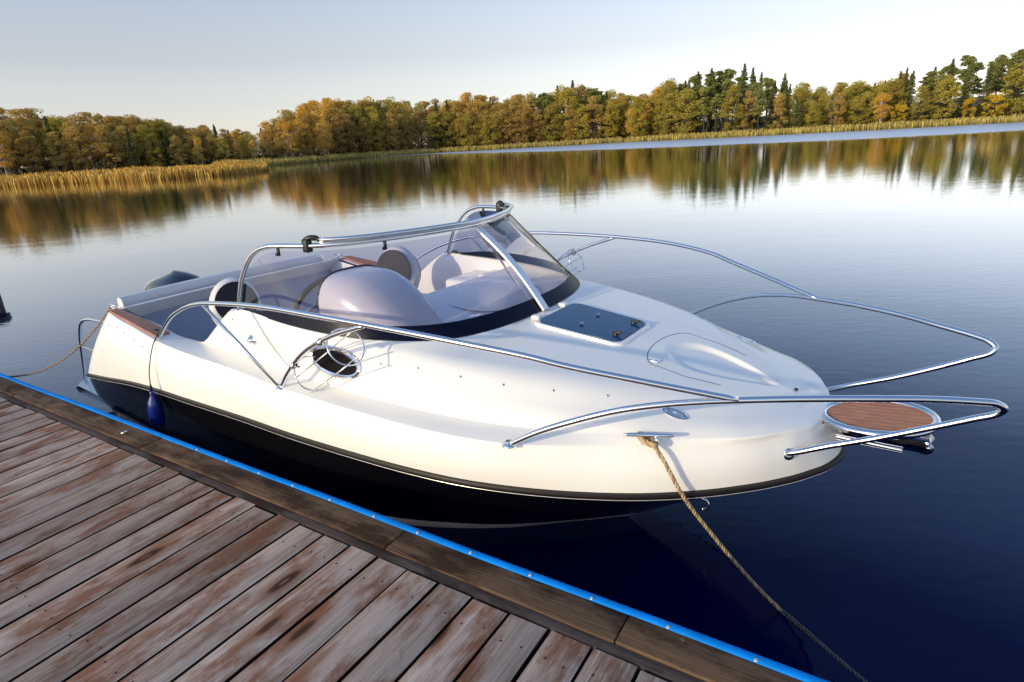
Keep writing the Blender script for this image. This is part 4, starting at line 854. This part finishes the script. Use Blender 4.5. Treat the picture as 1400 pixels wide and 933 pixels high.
for s in (-1, 1):
    pr, M_ = on_side('porthole', -1.29, 1.045, lambda b, M: elring(b, M, .172, .074, .12, .012, tilt=(-.10 if s < 0 else .10)), M_steel, s)
    b = MB(); tl = -.10 if s < 0 else .10; b.add([tuple(M_ @ Vector((.153*math.cos(q)*math.cos(tl)-.054*math.sin(q)*math.sin(tl), .153*math.cos(q)*math.sin(tl)+.054*math.sin(q)*math.cos(tl), .003))) for q in np.linspace(0, 2*math.pi, 40, endpoint=False)], [tuple(range(40))]); b.build('porthole_pane', M_pane, pr, smooth=False)
    nl, M_ = on_side('nav_light', -2.0, 1.052, lambda b, M: b.lathe([(.034, 0), (.034, .006), (.024, .012), (.020, .022), (.010, .030), (0, .032)], 20, M @ Matrix.Diagonal((1.2, .85, 1, 1))), M_steel, s)
    vt, M_ = on_side('vent', .255, .940, lambda b, M: elring(b, M, .055, .027, .30, .008), M_steel, s)
    for k in (-1, 0, 1):
        b = MB(); P0 = M_ @ Vector((-.034, k*.009, .003)); P1 = M_ @ Vector((.034, k*.009, .003)); b.tube(np.array([P0, P1]), .0032, 6); b.build('slat', M_steel, vt)
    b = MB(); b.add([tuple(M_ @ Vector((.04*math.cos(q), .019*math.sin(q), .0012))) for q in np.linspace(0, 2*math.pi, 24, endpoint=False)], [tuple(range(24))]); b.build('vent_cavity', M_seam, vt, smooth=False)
    # snap studs along the cabin side and quarter
    for (x, z) in ((-1.02, 1.062), (-.82, 1.062), (-.60, 1.05), (-.40, 1.035), (-.20, 1.02), (0, 1.0), (-2.32, 1.0), (-2.2, 1.14), (-3.35, .99), (-3.24, .965), (-3.12, .94), (-3.0, .915), (-3.5, .98)):
        on_side('snap_stud', x, z, lambda b, M: b.lathe([(.0062, 0), (.006, .002), (.004, .004), (0, .0055)], 10, M), M_steel_r, s)
# bow cleats on the side deck
for s in (-1, 1):
    cx_, cy_ = .225, .735; z0 = .885; b = MB()
    for k in (-.03, .03): b.tube([(cx_+k, s*(cy_-.04+abs(0)), z0-.01), (cx_+k, s*(cy_-.035), z0+.035)], .008, 8)
    b.tube(cr_spline([(cx_-.085, s*(cy_+.01), z0+.038), (cx_-.04, s*(cy_-.018), z0+.036), (cx_+.04, s*(cy_-.055), z0+.036), (cx_+.085, s*(cy_-.075), z0+.038)], 14), [.005, .007]+[.0085]*10+[.007, .005], 8); (b.build('bow_cleat', M_steel, boat) if s < 0 else None)
    b = MB(); b.tube([(-3.62, s*.985, 1.055), (-3.62, s*.985, 1.085)], .008, 8); b.tube([(-3.68, s*.985, 1.087), (-3.56, s*.985, 1.087)], .0075, 8); b.build('stern_cleat', M_steel, boat)
# towing eye under the bow
a = np.linspace(-math.pi*.55, math.pi*.75, 20); b = MB(); b.tube(np.stack([.215+.030*np.cos(a)+.012, 0*a, .228+.030*np.sin(a)-.012], 1), .0065, 8); b.build('towing_eye', M_steel, boat)
# ---- bow platform with teak slats, ring tube and anchor roller
plat = empty('bow_platform', parent=boat); pz = .862; pcx, pr_ = .917, .188; sl = .035
def plz(x): return pz+(x-pcx)*.10
def pout(a, r=1.0):
    c_, s_ = math.cos(a), math.sin(a); return (pcx+.196*r*c_, .172*r*s_)
an = np.linspace(0, 2*math.pi, 61); b = MB(); b.tube(np.array([(pout(q)[0], pout(q)[1], plz(pout(q)[0])) for q in an]), .0165, 12, caps=False); b.build('ring_tube', M_steel, plat)
ns = 9; wsl = 2*.158/ns
for k in range(ns):
    y0 = -.158+k*wsl+.0042; y1 = y0+wsl-.0084; ym = max(abs(y0), abs(y1)); hx = .184*math.sqrt(max(.02, 1-(ym/.168)**2)); hx0 = .184*math.sqrt(max(.02, 1-(y0/.168)**2)); hx1 = .184*math.sqrt(max(.02, 1-(y1/.168)**2))
    b = MB(); vs = []
    for (yy, h_) in ((y0, hx0), (y1, hx1)):
        for sg in (-1, 1):
            for dz in (-.008, .006): x = pcx+sg*h_; vs.append((x, yy, plz(x)+dz))
    b.add(vs, [(0, 1, 3, 2), (4, 6, 7, 5), (0, 4, 5, 1), (2, 3, 7, 6), (1, 5, 7, 3), (0, 2, 6, 4)]); fix(b.build('slat', M_teak, plat, smooth=False))
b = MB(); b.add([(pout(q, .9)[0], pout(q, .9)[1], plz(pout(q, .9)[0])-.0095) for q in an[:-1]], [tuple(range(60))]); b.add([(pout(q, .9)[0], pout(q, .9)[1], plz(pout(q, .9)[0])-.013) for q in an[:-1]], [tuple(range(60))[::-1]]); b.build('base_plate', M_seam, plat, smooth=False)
for yy in (-.05, .05):
    b = MB(); b.box((.66, yy-.003, .775), (1.10, yy+.003, .835), .0015); b.build('bracket_plate', M_steel, plat)
b = MB(); b.tube([(.70, -.06, .79), (.70, .06, .79)], .012, 10); b.tube([(.72, 0, .755), (1.10, 0, .762)], .020, 12); b.box((.68, -.045, .742), (1.02, .045, .748), .002); b.build('anchor_channel', M_steel, plat, ang=50)
b = MB(); b.lathe([(.012, -.045), (.030, -.04), (.018, 0), (.030, .04), (.012, .045)], 18, Matrix.Translation((1.09, 0, .785)) @ Matrix.Rotation(math.pi/2, 4, 'X')); b.build('roller', M_steel_r, plat)
b = MB(); b.tube([(1.10, -.075, .80), (1.10, .075, .80)], .008, 10); b.tube([(1.10, .055, .80), (1.10, .055, .86)], .006, 8); b.build('roller_pin', M_steel, plat)
for s in (-1, 1):
    b = MB(); b.tube([(.735, s*.10, .835), (.66, s*.12, .86)], .011, 10); b.build('strut', M_steel, plat)
# ---- outboard engine
eng = empty('outboard_engine', parent=boat); rows = []
for u in 1-(1-np.linspace(0, 1, 14))**2:
    z = .52+.50*u; k = (1-max(0, (u-.62)/.38)**2.4)**.5 if u < .999 else .05; k *= .8+.2*min(1, u*3); row = []
    for a in np.linspace(0, 2*math.pi, 26, endpoint=False):
        c_, s_ = math.cos(a), math.sin(a); pw = 2.8; kk = (abs(c_)**pw+abs(s_)**pw)**(-1/pw); row.append((-4.80+.38*k*kk*c_, .21*k*kk*s_, z+.03*c_*u))
    rows.append(row)
b = MB(); b.grid(np.array(rows), closed=True); b.f.append(tuple(13*26+i for i in range(26))); b.mi.append(0); fix(b.build('cowl', M_eng, eng, ang=60))
for ia in (9, 17):
    q = np.array([r_[ia] for r_ in rows[2:]]); q[:, 0] = -4.80+(q[:, 0]+4.80)*1.006; q[:, 1] *= 1.006; b = MB(); b.tube(q, .006, 6); b.build('cowl_stripe', mat('grey_stripe', (.45, .46, .5), .3), eng)
b = MB(); b.box((-4.9, -.07, -.6), (-4.68, .07, .54), .03); b.box((-4.70, -.11, .2), (-4.45, .11, .5), .03); b.build('midsection', M_eng, eng, ang=40)
# hull lettering
cu_ = bpy.data.curves.new('lettering', 'FONT'); cu_.body = 'ESCAPADE'; cu_.size = .098; cu_.extrude = .0008; cu_.space_character = 1.02
tmp = bpy.data.objects.new('tmp', cu_); COL.objects.link(tmp); dg = bpy.context.evaluated_depsgraph_get(); dg.update(); me = bpy.data.meshes.new_from_object(tmp.evaluated_get(dg)); bpy.data.objects.remove(tmp)
bmh = bmesh.new(); bmh.from_mesh(hull.data); bvhh = BVHTree.FromBMesh(bmh)
for v in me.vertices:
    x = -4.04+v.co.x*1.06; z = .268+v.co.y+.02*0-.0*v.co.x; h = bvhh.ray_cast(Vector((x, -3, z)), Vector((0, 1, 0))); yy = h[0].y if h[0] is not None else -1.05
    v.co = Vector((x, yy-.0015-abs(v.co.z), z))
me.materials.clear(); obj('lettering', me, mat('silver_lettering', (.42, .44, .48), .4), boat)

# ------------------------------------------------------------------ ropes and fender
MBW = Matrix.Translation((BX0, BY0, 0)) @ Matrix.Rotation(BY, 4, 'Z')
def W(p): return np.array(MBW @ Vector(p))
def laid_rope(name, pts, r, mats, parent=None, n=240, strands=3, pitch=.055):
    C = cr_spline(pts, n); d_ = np.r_[0, np.cumsum(np.linalg.norm(np.diff(C, axis=0), axis=1))]; T = np.gradient(C, axis=0); T /= np.linalg.norm(T, axis=1)[:, None]
    ref = np.array([0, 0, 1.]); Nn = np.cross(T, ref); Nn /= np.linalg.norm(Nn, axis=1)[:, None]+1e-9; Bb = np.cross(T, Nn); b = MB()
    for s in range(strands):
        ph = 2*math.pi*(d_/pitch+s/strands); q = C+(np.cos(ph)[:, None]*Nn+np.sin(ph)[:, None]*Bb)*r*.52; b.tube(q, r*.56, 6, mi=s % len(mats))
    return b.build(name, mats, parent)
def arc(A, B, sag, n=9):
    A = np.array(A); B = np.array(B); return [A*(1-t)+B*t+np.array([0, 0, -sag*4*t*(1-t)]) for t in np.linspace(0, 1, n)]
bowrope = empty('mooring_rope', tuple(W((.684, -.304, 0)))); inv = Matrix.Translation(bowrope.location).inverted()
tag(bowrope, 'twisted brown mooring rope running from the bow cleat down into the water', 'rope')
def Lc(P): return [tuple(inv @ Vector(W(p))) for p in P]
run = [(.20, -.70, .899), (.226, -.70, .897), (.283, -.717, .85), (.351, -.697, .714), (.387, -.625, .591), (.417, -.57, .503), (.463, -.51, .394), (.525, -.44, .263), (.605, -.365, .119), (.684, -.304, .003)]
laid_rope('line', Lc(run), .0082, [M_rope, M_rope2, M_rope], bowrope, 260)
a = np.linspace(0, 4*math.pi, 60); laid_rope('cleat_turns', Lc([(.215+.045*math.cos(q), -.698+.018*math.sin(q)-.026*math.cos(q), .892+.012*q/12) for q in a]), .0085, [M_rope, M_rope2], bowrope, 160)
laid_rope('wet_end', Lc([(.684, -.304, .003), (.78, -.36, .002), (.90, -.435, -.002), (1.03, -.512, -.006), (1.2, -.6, -.02)]), .0095, [M_wet], bowrope, 120)
dm = Matrix.Translation((-3.2046, 3.6391, 0.52937)) @ Matrix.Rotation(DA, 4, 'Z')
A = W((-3.62, -.985, 1.085)); Bp = np.array(dm @ Vector((-1.75, .10, .03))); st = empty('stern_line', tuple(Bp)); tag(st, 'thin brown stern line sagging from the boat quarter to the dock', 'rope'); inv2 = Matrix.Translation(st.location).inverted()
pts = [tuple(inv2 @ Vector(p)) for p in arc(A, Bp, .30, 12)]; laid_rope('line', pts, .0075, [M_rope2, M_rope2, M_wet], st, 160, 3, .04)
fb = W((-2.855, -1.185, .41)); fen = empty('boat_fender', tuple(fb)); tag(fen, 'blue teardrop fender hanging on a cord against the black hull', 'fender'); fen.rotation_euler = (0, .12, BY); fen.scale = (.74, .74, .80)
b = MB(); b.lathe([(0, 0), (.020, .004), (.044, .022), (.056, .06), (.058, .12), (.056, .19), (.046, .24), (.028, .275), (.019, .30), (.018, .325), (.012, .335), (0, .338)], 24); b.build('body', M_blue_f, fen)
b = MB(); an = np.linspace(0, 2*math.pi, 17); b.tube(np.stack([0*an, .013*np.cos(an), .335+.013*np.sin(an)], 1), .006, 8, caps=False); b.build('eyelet', M_blue_f, fen)
b = MB(); b.tube(cr_spline([(0, 0, .345), (-.02, .02, .48), (-.075, .115, .67), (-.135, .205, .73)], 24), .0045, 8); b.build('cord', M_plastic, fen)
b = MB(); b.lathe([(0, .335), (.011, .34), (.013, .36), (.007, .385), (0, .39)], 10); b.build('knot', M_plastic, fen)
post = empty('mooring_post', (-9.47, 10.85, 0)); tag(post, 'tar black mooring post standing in the lake past the dock end', 'post')
b = MB(); b.tube([(0, 0, -1.6), (0, 0, .25), (.02, 0, .52)], [.11, .11, .09], 16); b.build('shaft', M_joist, post)
b = MB(); b.lathe([(.09, .50), (.16, .50), (.17, .60), (.10, .68), (0, .70)], 16); b.build('cap', M_plastic, post)
print('trees', ntree)
